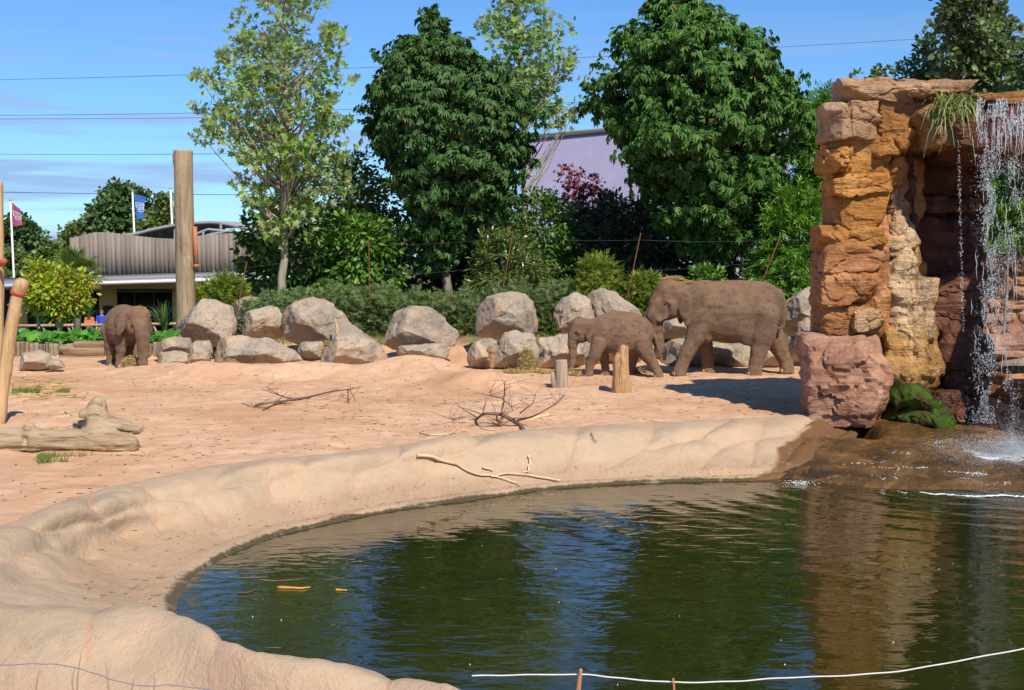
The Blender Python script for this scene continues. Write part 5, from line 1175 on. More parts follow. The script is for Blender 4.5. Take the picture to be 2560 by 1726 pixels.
# nettle hedge in front of the shrubs
rg = np.random.default_rng(77); n = 15000
hxp = rg.uniform(605, 1480, n); prof_top = np.interp(hxp, [605, 650, 720, 800, 900, 1000, 1100, 1180, 1300, 1400, 1480], [760, 735, 728, 722, 716, 722, 730, 728, 712, 708, 715]) + 15*vnoise(np.stack([hxp*.03, hxp*0, hxp*0], 1), 3) + 11*vnoise(np.stack([hxp*.11, hxp*0, hxp*0], 1), 5)
Dh = rg.uniform(40.2, 42.4, n); u_ = rg.uniform(0, 1, n)**.7; pz_ = CAMZ - (prof_top - HOR)/F_PX*Dh
zb = np.array([gz((x-CX)/F_PX*d, d) for x, d in zip(hxp, Dh)]); pz_ = zb + np.maximum(pz_ - zb, .1)*u_*(1 - .25*np.clip((41.0-Dh)/.8, 0, 1))
pos = np.stack([(hxp-CX)/F_PX*Dh, Dh, pz_], 1); d = rg.normal(0, 1, (n, 3)); d[:, 2] = d[:, 2]*.5 + .25; nr = rg.normal(0, .5, (n, 3)) + np.array([0, -.4, .7])
V, F = place_leaves(LEAF['spray'], pos, d, nr, rg.uniform(.14, .30, n))
tag(link('nettle_hedge', mesh_np('nettle_hedge', V, F), L_NETT), 'low band of nettles and weeds behind the boulders', 'nettles', kind='stuff')
# planting bed by the log wall: butterbur, multi-stem magnolia, palm, flax
n = 4800; bx = rg.uniform(-22.6, -9.4, n); by = rg.uniform(38.9, 45.5, n); bz = np.array([gz(a, b_) for a, b_ in zip(bx, by)]) + rg.uniform(.02, .30, n)*np.clip(1.1-(by-38.9)*.08, .4, 1)
pos = np.stack([bx, by, bz], 1); d = rg.normal(0, 1, (n, 3)); d[:, 2] = d[:, 2]*.3 - .1; nr = rg.normal(0, .35, (n, 3)) + np.array([.05, -.55, .8])
V, F = place_leaves(LEAF['wide'], pos, d, nr, rg.uniform(.16, .36, n))
tag(link('butterbur_bed', mesh_np('butterbur_bed', V, F), L_BUTT), 'broad leaved green ground cover above the log wall', 'ground cover', kind='stuff')
MAG = [(662,70,110),(690,45,215),(720,32,232),(745,36,228),(770,50,215),(785,105,195)]
mg = tree('magnolia_tree', MAG, 43.0, (128, 838), .62, 'oval', .19, 210, 4200, .32, L_YELL, 'yellow green bushy small tree left of the feeding elephant', 90, 0, .05, .8, .45, limbs=0, cat='tree')
mbt = MB(); o_ = np.array(mg.location); M_PALEB = mat_wood('pale_stem', (.34, .27, .19), (.52, .43, .32), .3)
for pts in ([(97, 830), (96, 800), (92, 760)], [(150, 832), (142, 800), (132, 765), (128, 740)], [(150, 832), (156, 800), (160, 770)], [(142, 800), (138, 770)], [(92, 775), (80, 740)], [(160, 770), (172, 745)]):
    add_tube(mbt, crom(np.array([list(P(x, y, 43.0)) for x, y in pts]), 9), np.linspace(.075, .04, 9), 8)
link('trunk', mbt.mesh('trunk', tuple(o_)), M_PALEB, mg, sm=True)
def fan_palm(name, px, py, D, base_z, n, L, label, seed, mat, dead):
    rg = np.random.default_rng(seed); c = np.array(P(px, py, D)); root = thing(name, (c[0], D, base_z), label, 'palm'); off = np.array(root.location)
    mb = MB(); add_tube(mb, [(c[0], D, base_z), (c[0]+.03, D, (base_z+c[2])/2), tuple(c)], [.13, .12, .12], 10); link('trunk', mb.mesh('trunk', tuple(off)), M_BARK, root, sm=True)
    kv, kf = kite(.07, .02, .35)
    for i in range(n):
        az = rg.uniform(0, 6.28); el = rg.uniform(-.5, 1.35); dd = np.array([math.cos(az)*math.cos(el), math.sin(az)*math.cos(el), math.sin(el)]); st_ = c; hub = c + dd*L*.45
        nn = np.cross(dd, np.cross(np.array([0, 0, 1.0]), dd)); nn /= np.linalg.norm(nn)+1e-6; ss = np.cross(dd, nn); m2 = MB(); add_tube(m2, [tuple(st_), tuple(hub)], [.018, .012], 4, False)
        for a in np.linspace(-1.5, 1.5, 17):
            fd = dd*math.cos(a) + ss*math.sin(a); s2 = np.cross(fd, nn); LL = L*.62*(1-.2*abs(a)/1.5); w_ = LL*.10
            m2.add(np.array([hub, hub + fd*LL*.5 - s2*w_*.5 + nn*.03, hub + fd*LL + np.array([0, 0, -.22*LL]), hub + fd*LL*.5 + s2*w_*.5 + nn*.03]), np.array([[0, 3, 2, 1]]))
        link('frond', m2.mesh('frond', tuple(off)), mat if el > -.15 else dead, root)
    return root
fan_palm('fan_palm', 190, 690, 46.5, .2, 30, 1.25, 'fan palm behind the yellow green small tree', 3, leaf_mat('leaf_palm', (.13, .19, .04), .2, .2), leaf_mat('leaf_palm_dead', (.36, .22, .08), .2, .15))
def flax(name, px, py, D, n, L, label, seed, mat, spread=.9):
    rg = np.random.default_rng(seed); c = np.array(P(px, py, D)); root = thing(name, tuple(c), label, 'plant')
    for i in range(n):
        az = rg.uniform(0, 6.28); tl = rg.uniform(.05, spread); LL = L*rg.uniform(.7, 1.1); dd = np.array([math.cos(az), math.sin(az), 0]); ss = np.array([-math.sin(az), math.cos(az), 0]); V = []; w_ = .035*L/1.2
        for k, s_ in enumerate(np.linspace(0, 1, 5)):
            q = dd*math.sin(tl*(s_*1.25))*LL*s_ + np.array([0, 0, math.cos(tl*s_*1.25)*LL*s_]) + dd*.05; ww = w_*(1-s_**2.5)+.002; V += [q-ss*ww, q+ss*ww]
        link('blade', mesh_np('blade', np.array(V), np.array([[2*k, 2*k+1, 2*k+3, 2*k+2] for k in range(4)])), mat, root)
    return root
flax('flax_plant', 412, 832, 43.5, 60, 1.15, 'spiky upright green flax plant left of the wooden pole', 5, leaf_mat('leaf_flax', (.10, .16, .05), .35, .2))
flax('flax_plant', 222, 800, 52.0, 26, .8, 'small spiky plant in shade behind the rail', 6, leaf_mat('leaf_flax_dark', (.06, .11, .03), .35, .2))
# grass
def grass(name, pts, label, seed, h=.10, mat=None, w_=.006):
    rg = np.random.default_rng(seed); pos = np.asarray(pts, float); n = len(pos); d = rg.normal(0, .45, (n, 3)); d[:, 2] = 1; nr = rg.normal(0, 1, (n, 3)); nr[:, 1] -= 1
    V, F = place_leaves((np.array([[-.05, 0, 0], [.05, 0, 0], [.03, .6, .05], [0, 1, .2], [-.03, .6, .05]]), np.array([[0, 1, 2], [0, 2, 4], [4, 2, 3]])), pos, d, nr, rg.uniform(.5, 1.3, n)*h)
    return tag(link(name, mesh_np(name, V, F), mat or L_GRASS), label, 'grass', kind='stuff')
def gpatch(x0, x1, y0, y1, n, seed, fn=None):
    rg = np.random.default_rng(seed); out = []
    a = on_ground((x0+x1)/2, y1); b_ = on_ground((x0+x1)/2, y0); 
    for i in range(n):
        D = rg.uniform(a.y, b_.y); x = (rg.uniform(x0, x1)-CX)/F_PX*D
        if vnoise(np.array([[x*1.6, D*1.6, seed]]), 5)[0] > -.15: out.append((x, D, gz(x, D)-.01))
    return out
grass('grass_patch', gpatch(85, 270, 1142, 1162, 2200, 4), 'thin green grass in front of the fallen trunk', 3, .11)
grass('grass_patch', gpatch(25, 95, 968, 985, 1500, 6), 'small bright grass patch by the trestle', 4, .11)
grass('grass_patch', gpatch(130, 170, 975, 985, 300, 7), 'tiny grass tuft among straw right of the trestle', 5, .10)
gp_ = []; rg = np.random.default_rng(9)
for i in range(9000):
    x = rg.uniform(-8, 9); yv = rg.uniform(38.6, 41.2)
    if vnoise(np.array([[x*.7, yv*.7, 2.]]), 8)[0] > -.1 - (yv-39.5)*.3: gp_.append((x, yv, gz(x, yv)-.01))
grass('grass_strip', gp_, 'grass strip along the foot of the nettles', 6, .17)
# tuft hanging on the lintel
rg = np.random.default_rng(12); mbg = []; n = 420; c0 = np.array(P(2385, 262, 24.25)); V = []; F = []
for i in range(n):
    p0 = c0 + np.array([rg.uniform(-.30, .30), rg.uniform(-.15, .3), rg.uniform(-.30, .10)]); az = rg.uniform(0, 6.28); out = np.array([math.cos(az)*.6, math.sin(az)*.5-.35, 0]); L = rg.uniform(.3, .75); up_ = rg.uniform(.1, 1.0) if i < 380 else rg.uniform(-.5, .2)
    dr = rg.uniform(.5, 1.6); k0 = len(V)
    for s_ in (0, .33, .66, 1):
        q = p0 + out*L*s_*.8 + np.array([0, 0, L*(up_*s_ - dr*.75*s_*s_)]); ww = .011*(1-s_**2)+.0015; V += [q - np.array([ww, 0, 0]), q + np.array([ww, 0, 0])]
    F += [[k0, k0+1, k0+3, k0+2], [k0+2, k0+3, k0+5, k0+4], [k0+4, k0+5, k0+7, k0+6]]
tag(link('grass_tuft', mesh_np('grass_tuft', np.array(V)-c0, np.array(F)), leaf_mat('tuft_blade', (.12, .18, .035), .5, .25, (.36, .32, .12), .2), None, tuple(c0)), 'long grass tuft hanging from the rock beside the waterfall', 'grass tuft')
# ------------------------------------------------------------------ log retaining wall
LW0 = np.array((-12.6, 38.65, .1)); lw = thing('log_wall', tuple(LW0), 'low dark retaining wall of upright logs below the ground cover', 'retaining wall')
M_LOGD = mat_wood('wall_log', (.085, .068, .05), (.19, .155, .11), .6); M_LOGL = mat_wood('wall_log_light', (.16, .13, .09), (.30, .25, .18), .6)
rg = np.random.default_rng(21); x = -23.0
while x < -8.4:
    r_ = rg.uniform(.055, .085); px_ = CX + x/38.6*F_PX
    if 152 < px_ < 262: x += r_*2; continue
    zt = P(px_, 857 + rg.uniform(-4, 4), 38.6).z; o = rough_log('log', [(x, 38.62, -.1), (x, 38.62, (zt)/2), (x, 38.62, zt)], [r_, r_, r_*.95], M_LOGL if rg.random() < .28 else M_LOGD, lw, tuple(LW0), 8, 8, .04, int(rg.integers(1e5)), 0); x += r_*2.0
for (a, b_, y, r_) in ((153, 185, 872, .13), (160, 262, 880, .15), (152, 262, 898, .15), (186, 264, 862, .11)):
    rough_log('beam', [tuple(P(a, y, 38.55)), tuple(P((a+b_)/2, y+1, 38.5)), tuple(P(b_, y-1, 38.55))], [r_]*3, mat_wood('beam_%d' % a, (.15, .10, .06), (.30, .21, .13), .6, 'X'), lw, tuple(LW0), 12, 20, .07, a, 2)
# ------------------------------------------------------------------ timber building
DB = 88.0; M_ = mpp(DB)
BB0 = np.array(P(400, 720, DB)); BB0[2] = -1.85
bld = thing('timber_building', tuple(BB0), 'long low visitor building with vertical grey timber cladding and flat canopy', 'building')
M_CLAD = []
for k in range(4):
    t = MT('cladding_%d' % k, .85, .2); o = t.co('World', (5, 5, .35)); n_ = t.noise(o, 1.0, 5, .6); s_ = [.9, 1.0, 1.08, .82][k]
    M_CLAD.append(t.set(t.ramp(n_, [(.3, (.19*s_, .155*s_, .125*s_)), (.7, (.275*s_, .235*s_, .20*s_))])))
M_BROWN = flat_mat('roof_boards', (.22, .16, .11), .85, .25, 2); M_WHITE = flat_mat('white_fascia', (.80, .80, .78), .5, .03); M_GREYR = flat_mat('canopy_felt', (.27, .27, .285), .8, .1, 1.5)
M_CREAM = flat_mat('cream_wall', (.55, .41, .17), .85, .06, 1); M_GLASS = MT('dark_glass', .05, .5); M_GLASS.set((.012, .014, .016)); M_GLASS = M_GLASS.m
M_SOFF = flat_mat('soffit', (.42, .34, .26), .8, .06)
def bpart(name, V, F, mat, parent=bld, off=BB0, sm=False): return link(name, mesh_np(name, np.asarray(V) - off, F), mat, parent, sm=sm)
def pbox(px0, py0, px1, py1, D, depth, d2=None):
    a = P(px0, py1, D); b_ = P(px1, py0, D); return box(a.x, b_.x, D, D+depth, a.z, b_.z)
rg = np.random.default_rng(31); xp = 176.0
topy = lambda x: np.interp(x, [176, 237, 275, 302, 383, 440, 492, 585, 640, 1020], [596, 581, 581, 585, 595, 598, 590, 583, 582, 586])
boty = lambda x: np.interp(x, [176, 237, 440, 620, 1020], [694, 692, 687, 685, 680])
cl = bpart('cladding_backing', *pbox(178, 600, 1010, 690, DB+.12, .3), M_BROWN)
while xp < 1010:
    wd_ = rg.uniform(9.5, 13); a = P(xp, boty(xp), DB); c_ = P(xp+wd_-.7, topy(xp+wd_/2), DB); j = rg.uniform(-.02, .02)
    V, F = box(a.x, c_.x, DB+j, DB+j+.10, a.z, c_.z); bpart('board', V, F, M_CLAD[rg.integers(4)]); xp += wd_
bpart('base_rail', *pbox(230, 686, 1010, 693, DB+.05, .2), flat_mat('dark_rail', (.05, .05, .05)))
# curved roof behind: eave beam along a curve with boards below it
cv = [(300, 588), (345, 583), (390, 572), (440, 562), (490, 556), (545, 554), (590, 561), (640, 572), (760, 578), (900, 574), (1010, 580)]
cp = crom(np.array(cv, float), 60); DR = 95.0
Vt = []; 
for (x_, y_) in cp:
    a = P(x_, y_, DR); b_ = P(x_, y_+8, DR); Vt += [(a.x, DR-1.2, a.z), (b_.x, DR-1.2, b_.z), (a.x, DR+9, a.z+.25), (b_.x, DR+9, b_.z)]
Fv = []
for i in range(59):
    k = 4*i; Fv += [[k, k+1, k+5, k+4], [k, k+4, k+6, k+2], [k+1, k+3, k+7, k+5]]
bpart('roof', Vt, np.array(Fv), M_GREYR)
xq = 335.0
while xq < 1000:
    wd_ = 12.0; yt = np.interp(xq+6, cp[:, 0], cp[:, 1])+7; a = P(xq, 625, DR); c_ = P(xq+wd_-.8, yt+(6 if int(xq/12) % 2 else 12), DR); V, F = box(a.x, c_.x, DR, DR+.15, a.z, c_.z); bpart('roof_board', V, F, M_BROWN); xq += wd_
bpart('gable_backing', *pbox(330, 600, 1000, 625, DR+.3, .3), M_BROWN)
mb = MB(); add_tube(mb, [tuple(P(437, 573, DR-1)), tuple(P(437, 600, DR-1))], .10, 8); bpart('steel_post', *[mb.V[0], mb.Q[0]], M_STEEL)
for (a, b_) in (((552, 558), (552, 590)), ((490, 586), (520, 574)), ((520, 574), (585, 580)), ((515, 590), (585, 575)), ((508, 575), (508, 592))):
    mb = MB(); add_tube(mb, [tuple(P(*a, DR-1.3)), tuple(P(*b_, DR-1.3))], .11, 6); bpart('steel_brace', mb.V[0], mb.Q[0], M_STEEL)
bpart('skylight', *pbox(525, 579, 585, 586, DR-1.1, .2), M_WHITE)
# canopy, a shade nearer on the right
def can(px_, py_, D): return np.array(P(px_, py_, D))
fl_, fr_ = (-60, 702), (1010, 672)
Dl, Dr_ = 86.5, 84.0
def quad_prism(a, b_, c_, d_, h):
    V = np.array([a, b_, c_, d_]); return np.vstack([V, V - np.array([0, 0, h])]), np.array([[0, 1, 2, 3], [7, 6, 5, 4], [0, 4, 5, 1], [1, 5, 6, 2], [2, 6, 7, 3], [3, 7, 4, 0]])
A_ = can(-60, 714, Dl); Bq = can(1010, 681, Dr_); hz_ = 8*mpp(86)
bpart('canopy_fascia', *quad_prism(A_, Bq, Bq + np.array([0, .25, 0]), A_ + np.array([0, .25, 0]), hz_), M_WHITE)
bpart('canopy_roof', *quad_prism(A_ + np.array([0, .1, .03]), Bq + np.array([0, .1, .03]), np.array([Bq[0]+1, DB-.05, Bq[2]+.42]), np.array([A_[0]-1, DB-.05, A_[2]+.42]), .12), M_GREYR)
bpart('soffit', *quad_prism(A_ + np.array([0, .26, -.12]), Bq + np.array([0, .26, -.12]), np.array([Bq[0]+1, 90.5, A_[2]-.30]), np.array([A_[0]-1, 90.5, A_[2]-.30]), .1), M_SOFF)
DW_ = 90.0
def wallp(name, x0, y0, x1, y1, mat, d=0, dep=.2): return bpart(name, *pbox(x0, y0, x1, y1, DW_+d, dep), mat)
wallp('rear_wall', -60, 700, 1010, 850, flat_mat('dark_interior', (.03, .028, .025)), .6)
for (a, b_) in ((250, 292), (432, 452), (470, 640), (30, 66)): wallp('wall_panel', a, 722, b_, 848, M_CREAM)
for (a, b_) in ((293, 336), (338, 384), (386, 431), (203, 249), (68, 135), (137, 201)):
    wallp('window', a, 731, b_, 848, M_GLASS, .1, .1)
for x_ in (292, 337, 385, 432): wallp('mullion', x_-.8, 729, x_+.8, 848, flat_mat('frame_%d' % x_, (.06, .06, .055)), .02, .1)
wallp('transom', 292, 727, 432, 731, flat_mat('transom', (.10, .09, .08)), .0, .15)
wallp('notice_board', 257, 765, 282, 800, flat_mat('board_green', (.02, .06, .04)), -.25, .12); wallp('poster', 270, 775, 280, 796, flat_mat('poster', (.30, .24, .2)), -.3, .04)
# purple corrugated building
a0 = np.array([.5, 80.0]); a1 = np.array([14.6, 65.0]); L_ = np.linalg.norm(a1-a0); dr = (a1-a0)/L_; nr_ = np.array([dr[1], -dr[0]])
PB0 = np.array([a0[0], a0[1], -1.8]); pbd = thing('purple_building', tuple(PB0), 'large shed with a lilac corrugated roof seen between the chestnut trees', 'building')
bk = np.array([.6, 7.0]); ez = 3.0; rz_l = P(1322, 346, 80 + bk[1]).z; V = []; F = []; nrib = 150
M_PURP = flat_mat('lilac_sheet', (.30, .285, .415), .5, .06, .7, .3)
for i in range(nrib*2+1):
    s_ = L_*i/(nrib*2); o_ = .05*(1 if i % 2 else -1); p_ = a0 + dr*s_; V += [(p_[0], p_[1], ez + o_), (p_[0]+bk[0], p_[1]+bk[1], rz_l + o_)]
for i in range(nrib*2): F.append([2*i, 2*i+2, 2*i+3, 2*i+1])
link('roof_sheet', mesh_np('roof_sheet', np.array(V)-PB0, np.array(F)), M_PURP, pbd)
q = [a0, a1, a1+bk*2, a0+bk*2]
V = np.array([[p_[0], p_[1], z_] for z_ in (-1.8, ez-.06) for p_ in q]); link('shed_wall', mesh_np('shed_wall', V-PB0, BOXF), flat_mat('shed_wall', (.30, .27, .30), .8), pbd)
rl = [a0+bk, a1+bk]; V = np.array([[a0[0], a0[1], ez-.06], [rl[0][0], rl[0][1], rz_l-.06], [q[3][0], q[3][1], ez-.06], [a1[0], a1[1], ez-.06], [rl[1][0], rl[1][1], rz_l-.06], [q[2][0], q[2][1], ez-.06]])
link('gable', mesh_np('gable', V-PB0, [np.array([[0, 1, 2], [3, 5, 4]]), np.array([[1, 4, 5, 2]])]), M_PURP, pbd)
V = np.array([[p_[0]+nr_[0]*o_, p_[1]+nr_[1]*o_, z_] for z_ in (rz_l-.10, rz_l+.16) for p_, o_ in ((rl[0]-dr*.2, .3), (rl[1], .3), (rl[1], -.3), (rl[0]-dr*.2, -.3))]); link('ridge_trim', mesh_np('ridge_trim', V-PB0, BOXF), flat_mat('cream_trim', (.52, .50, .33), .7, .06), pbd)
# ------------------------------------------------------------------ flags
def flag(name, pole_px, rect, D, cols, label, seed, text=True):
    (x0, y0), (x1, y1) = pole_px; a = np.array(P(x1, y1, D)); t_ = np.array(P(x0, y0, D)); base = a*1.0; base[2] = -1.9; base[0] += (a[0]-t_[0])/(t_[2]-a[2])*(a[2]+1.9)
    root = thing(name, tuple(base), label, 'flag'); mb = MB(); add_tube(mb, [tuple(base), tuple(a), tuple(t_)], [.10, .085, .065], 10); link('flagpole', mb.mesh('flagpole', tuple(base)), M_WHITE, root, sm=True)
    u, F = ico(2); link('finial', mesh_np('finial', u*.11 + t_ + np.array([0, 0, .05]) - base, F), M_STEEL, root, sm=True)
    nx, nz = 22, 26; corners = [np.array(P(x, y, D)) for x, y in rect]           # tl, tr, br, bl
    def surf(u_, v_):
        p_ = (corners[0]*(1-u_)+corners[1]*u_)*(1-v_) + (corners[3]*(1-u_)+corners[2]*u_)*v_
        w_ = math.sin(u_*5.5 + v_*2.2 + seed)*.13*u_ + math.sin(v_*7+u_*3+seed*2)*.05*u_
        return p_ + np.array([.05*u_*math.sin(v_*6+seed), w_, 0])
    V = [surf(i/nx, j/nz) for j in range(nz+1) for i in range(nx+1)]; ii = np.arange(len(V)).reshape(nz+1, nx+1)
    F = np.stack([ii[:-1, :-1], ii[1:, :-1], ii[1:, 1:], ii[:-1, 1:]], -1).reshape(-1, 4)
    t = MT(name+'_cloth_%d' % seed, .7, .2); t.set(cols); tr_ = t.n('ShaderNodeBsdfTranslucent'); tr_.inputs[0].default_value = tuple(cols)+(1,); ms = t.n('ShaderNodeMixShader'); ms.inputs[0].default_value = .3; t.l(t.b.outputs[0], ms.inputs[1]); t.l(tr_.outputs[0], ms.inputs[2]); t.l(ms.outputs[0], t.nt.nodes['Material Output'].inputs[0])
    cl_ = link('cloth', mesh_np('cloth', np.array(V)-base, F), t.m, root, sm=True)
    if text:
        for txt, u0, v0, h in (('CHESTER', .14, .47, .10), ('ZOO', .44, .63, .14)):
            cu = bpy.data.curves.new('lettering', 'FONT'); cu.body = txt; cu.size = 1; cu.resolution_u = 2; tmp = bpy.data.objects.new('tmp', cu); COL.objects.link(tmp)
            bpy.context.view_layer.update(); me = bpy.data.meshes.new_from_object(tmp.evaluated_get(bpy.context.evaluated_depsgraph_get())); bpy.data.objects.remove(tmp)
            n_ = len(me.vertices); co = np.zeros(n_*3); me.vertices.foreach_get('co', co); co = co.reshape(-1, 3); wdt = co[:, 0].max()
            tgt = .76 if txt == 'CHESTER' else .46
            out_ = np.array([surf(u0 + x_/wdt*tgt, v0 - y_*h*1.4) + np.array([0, -.025, 0]) for x_, y_, _ in co]) - base
            me.vertices.foreach_set('co', out_.ravel()); me.update(); link('lettering', me, M_WHITE, cl_)
        ol = [(.08, .35), (.5, .33), (.96, .36), (.96, .52), (.94, .70), (.42, .70), (.36, .57), (.12, .50), (.08, .35)]
        pts = crom(np.array(ol), 40); mb = MB(); add_tube(mb, np.array([surf(p_[0], p_[1]) + np.array([0, -.03, 0]) for p_ in pts]), .022, 4, False); link('logo_outline', mb.mesh('logo_outline', tuple(base)), M_WHITE, cl_)
    return root
flag('flag', ((26, 502), (35, 700)), [(29, 506), (48, 522), (57, 562), (34, 567)], 100.0, (.45, .10, .24), 'pink flag with white lettering on a white pole at left', 1)
flag('flag', ((331, 480), (336, 590)), [(335, 486), (362, 492), (360, 545), (342, 549)], 101.0, (.06, .20, .58), 'blue flag with white lettering above the timber roof', 2)
flag('flag', ((426, 473), (431, 575)), [(429, 479), (452, 492), (452, 545), (434, 548)], 101.0, (.12, .38, .27), 'green flag half hidden by the tall wooden pole', 3)
# ------------------------------------------------------------------ rail fence and people
DRF = 61.0; RF0 = np.array(P(230, 840, DRF)); rf = thing('rail_fence', tuple(RF0), 'low wooden rail fence in front of the two visitors', 'fence')
rough_log('rail', [tuple(P(20, 815, DRF)), tuple(P(160, 814, DRF)), tuple(P(290, 812, DRF)), tuple(P(450, 810, DRF))], [.07, .07, .07, .07], M_GREY, rf, tuple(RF0), 8, 30, .05, 2, 2)
for k, x_ in enumerate((60, 110, 175, 200, 232, 252, 272, 330, 390)):
    rough_log('fence_post', [tuple(P(x_+(k % 3)*4, 870, DRF+.05)), tuple(P(x_+2, 835, DRF+.05)), tuple(P(x_-(k % 3)*3, 815, DRF+.05))], [.06, .06, .055], M_GREYZ, rf, tuple(RF0), 8, 10, .05, k, 0)
SKIN = flat_mat('skin', (.50, .28, .19), .6, .06); HAIR = flat_mat('hair_dark', (.035, .022, .015), .5, .2, 30); BLUE = flat_mat('blue_shirt', (.025, .075, .55), .8, .12, 6); KHAKI = flat_mat('khaki', (.42, .33, .2), .85, .1, 8); ORANGE = flat_mat('orange_top', (.75, .17, .06), .8, .1); DENIM = flat_mat('denim', (.06, .10, .20), .85, .15, 10); DARKC = flat_mat('dark_cloth', (.05, .035, .03), .85, .2, 8); SHOE = flat_mat('shoe', (.04, .035, .03), .6)
def person(loc, H, face, top, legs, label, pose, sleeves=.75, shorts=True, seed=0):
    h = .0145; b = Body((-.55, -.42, -.02), (.55, .42, H+.06), h); s = H/1.75
    # X: left-right, -Y: facing; joints
    hip = .92*s; sh = 1.44*s
    b.ell((0, 0, 1.20*s), (.165*s, .105*s, .30*s), .06); b.ell((0, 0, .98*s), (.165*s, .115*s, .14*s), .06); b.ell((0, -.0, 1.39*s), (.19*s, .09*s, .09*s), .06)
    b.cone((0, .0, 1.45*s), (0, -.01, 1.56*s), .055*s, .052*s, .03)
    b.ell((0, -.015, 1.64*s), (.075*s, .092*s, .115*s), .02); b.ell((0, -.055, 1.585*s), (.05*s, .05*s, .055*s), .02); b.cone((0, -.10, 1.635*s), (0, -.122, 1.615*s), .012, .017, .012)
    for sg in (-1, 1):
        b.ell((sg*.077*s, .0, 1.635*s), (.014, .022, .03), .008)
        for ch in (pose['leg'][0 if sg < 0 else 1], pose['arm'][0 if sg < 0 else 1]): b.chain([(x*s*sg, y*s, z*s, r*s) for x, y, z, r in ch], .03)
        hd_ = pose['arm'][0 if sg < 0 else 1][-1]
        for f in range(4): b.cone((sg*(hd_[0]-.0)*s, (hd_[1]-.03+f*.02)*s, (hd_[2]-.03)*s), (sg*(hd_[0]-.01)*s, (hd_[1]-.04+f*.022)*s, (hd_[2]-.11+.01*abs(f-1.5))*s), .012, .009, .006)
        b.cone((sg*(hd_[0]-.02)*s, (hd_[1]-.04)*s, hd_[2]*s), (sg*(hd_[0]-.045)*s, (hd_[1]-.065)*s, (hd_[2]-.05)*s), .013, .010, .008)
        ft = pose['leg'][0 if sg < 0 else 1][-1]; b.cone((sg*ft[0]*s, ft[1]*s+.03, .045), (sg*ft[0]*s, ft[1]*s-.14, .035), .05, .042, .02)
    b.floor(0); V, Q = b.mesh(); me = mesh_np('person', V, Q)
    c = V[Q].mean(1); z_ = c[:, 2]/s; ax_b = np.abs(c[:, 0])/s; mi = np.zeros(len(Q), int)                          # 0 skin
    torso = (z_ > .93) & (z_ < 1.475) & ((ax_b < .20) | (z_ > 1.44-.30*sleeves)); mi[torso] = 1
    mi[(z_ <= .95) & (z_ > (.47 if shorts else .08)) & (ax_b < .22)] = 2; mi[z_ < .085] = 3
    hair = (z_ > 1.67 + .6*np.clip(-c[:, 1]/s-.02, 0, 1)) | ((z_ > 1.60) & (c[:, 1]/s > .03)); mi[hair & (z_ > 1.56)] = 4
    glass = (np.abs(z_-1.655) < .018) & (c[:, 1]/s < -.06) & (z_ > 1.5); mi[glass] = 5
    for m in (SKIN, top, legs, SHOE, HAIR, M_EYE): me.materials.append(m)
    me.polygons.foreach_set('material_index', mi.astype(np.int32)); smooth(me)
    root = link('person', me, None, None, loc); root.rotation_euler = (0, 0, face); tag(root, label, 'person'); return root
DPN = 84.0
stand = dict(leg=[[(.09,0,.95,.085),(.10,-.03,.52,.062),(.10,.02,.12,.045),(.10,.0,.06,.05)], [(.09,0,.95,.085),(.11,.05,.52,.062),(.11,.10,.13,.045),(.11,.08,.06,.05)]],
             arm=[[(.185,0,1.41,.06),(.235,.02,1.14,.047),(.235,-.06,.90,.035),(.235,-.08,.84,.04)], [(.185,0,1.41,.06),(.24,.02,1.14,.047),(.25,-.04,.90,.035),(.25,-.06,.84,.04)]])
fold = dict(leg=stand['leg'], arm=[[(.175,0,1.40,.052),(.225,.02,1.15,.042),(.10,-.15,1.16,.033),(.0,-.17,1.18,.035)], [(.175,0,1.40,.052),(.225,.02,1.15,.042),(.10,-.13,1.14,.033),(.02,-.15,1.15,.035)]])
pz1 = P(254, 774, DPN).z - 1.78; pg = gz(P(254, 774, DPN).x, DPN)
person((P(254, 774, DPN).x, DPN, pg-.0), P(254, 774, DPN).z-pg, math.radians(12), BLUE, KHAKI, 'person in a bright blue shirt and sunglasses walking behind the rail', stand)
person((P(223, 779, DPN+2).x, DPN+2, pg), P(223, 779, DPN+2).z-pg, math.radians(20), ORANGE, DENIM, 'person in an orange top and jeans with folded arms', fold, 0.1, False)
person((P(188, 792, DPN+3).x, DPN+3, pg), max(1.3, P(188, 792, DPN+3).z-pg), math.radians(60), DARKC, DARKC, 'person in dark clothes in shade left of the other two visitors', stand, .9, False)
# ------------------------------------------------------------------ rusty fence rods with wires
M_RUST = flat_mat('rust', (.15, .05, .025), .8, .3, 20); M_WIRE = flat_mat('fence_wire', (.12, .12, .115), .5, .1, 5, .5, .4); M_CABLE = flat_mat('cable', (.05, .06, .08), .7)
rods = [((586, 812), (617, 655), 40.2, 'leaning rusty rod at the left end beside the bamboo'), ((924, 762), (922, 598), 40.6, 'upright rusty rod in front of the fresh green shrub'), ((1255, 735), (1283, 578), 40.3, 'leaning rusty rod above the blocky boulder'),
        ((1566, 755), (1602, 583), 39.8, 'leaning rusty rod above the calf'), ((1905, 705), (1952, 588), 39.6, 'slanted rusty rod above the adult elephant\'s rump')]
tops = []
for (a, b_, D, lab) in rods:
    r0 = thing('fence_rod', tuple(P(a[0], a[1], D)), lab, 'fence rod', 'rusty fence rods'); mb = MB(); A1 = P(*a, D); B1 = P(*b_, D+.15); Zg = gz(A1.x, D)
    lo_ = A1 + (A1-B1)*max(0, (A1.z-Zg+.1)/(B1.z-A1.z)); add_tube(mb, [tuple(lo_), tuple(A1), tuple(B1)], .017, 6); link('rod', mb.mesh('rod', tuple(r0.location)), M_RUST, r0, sm=True); tops.append((A1, B1))
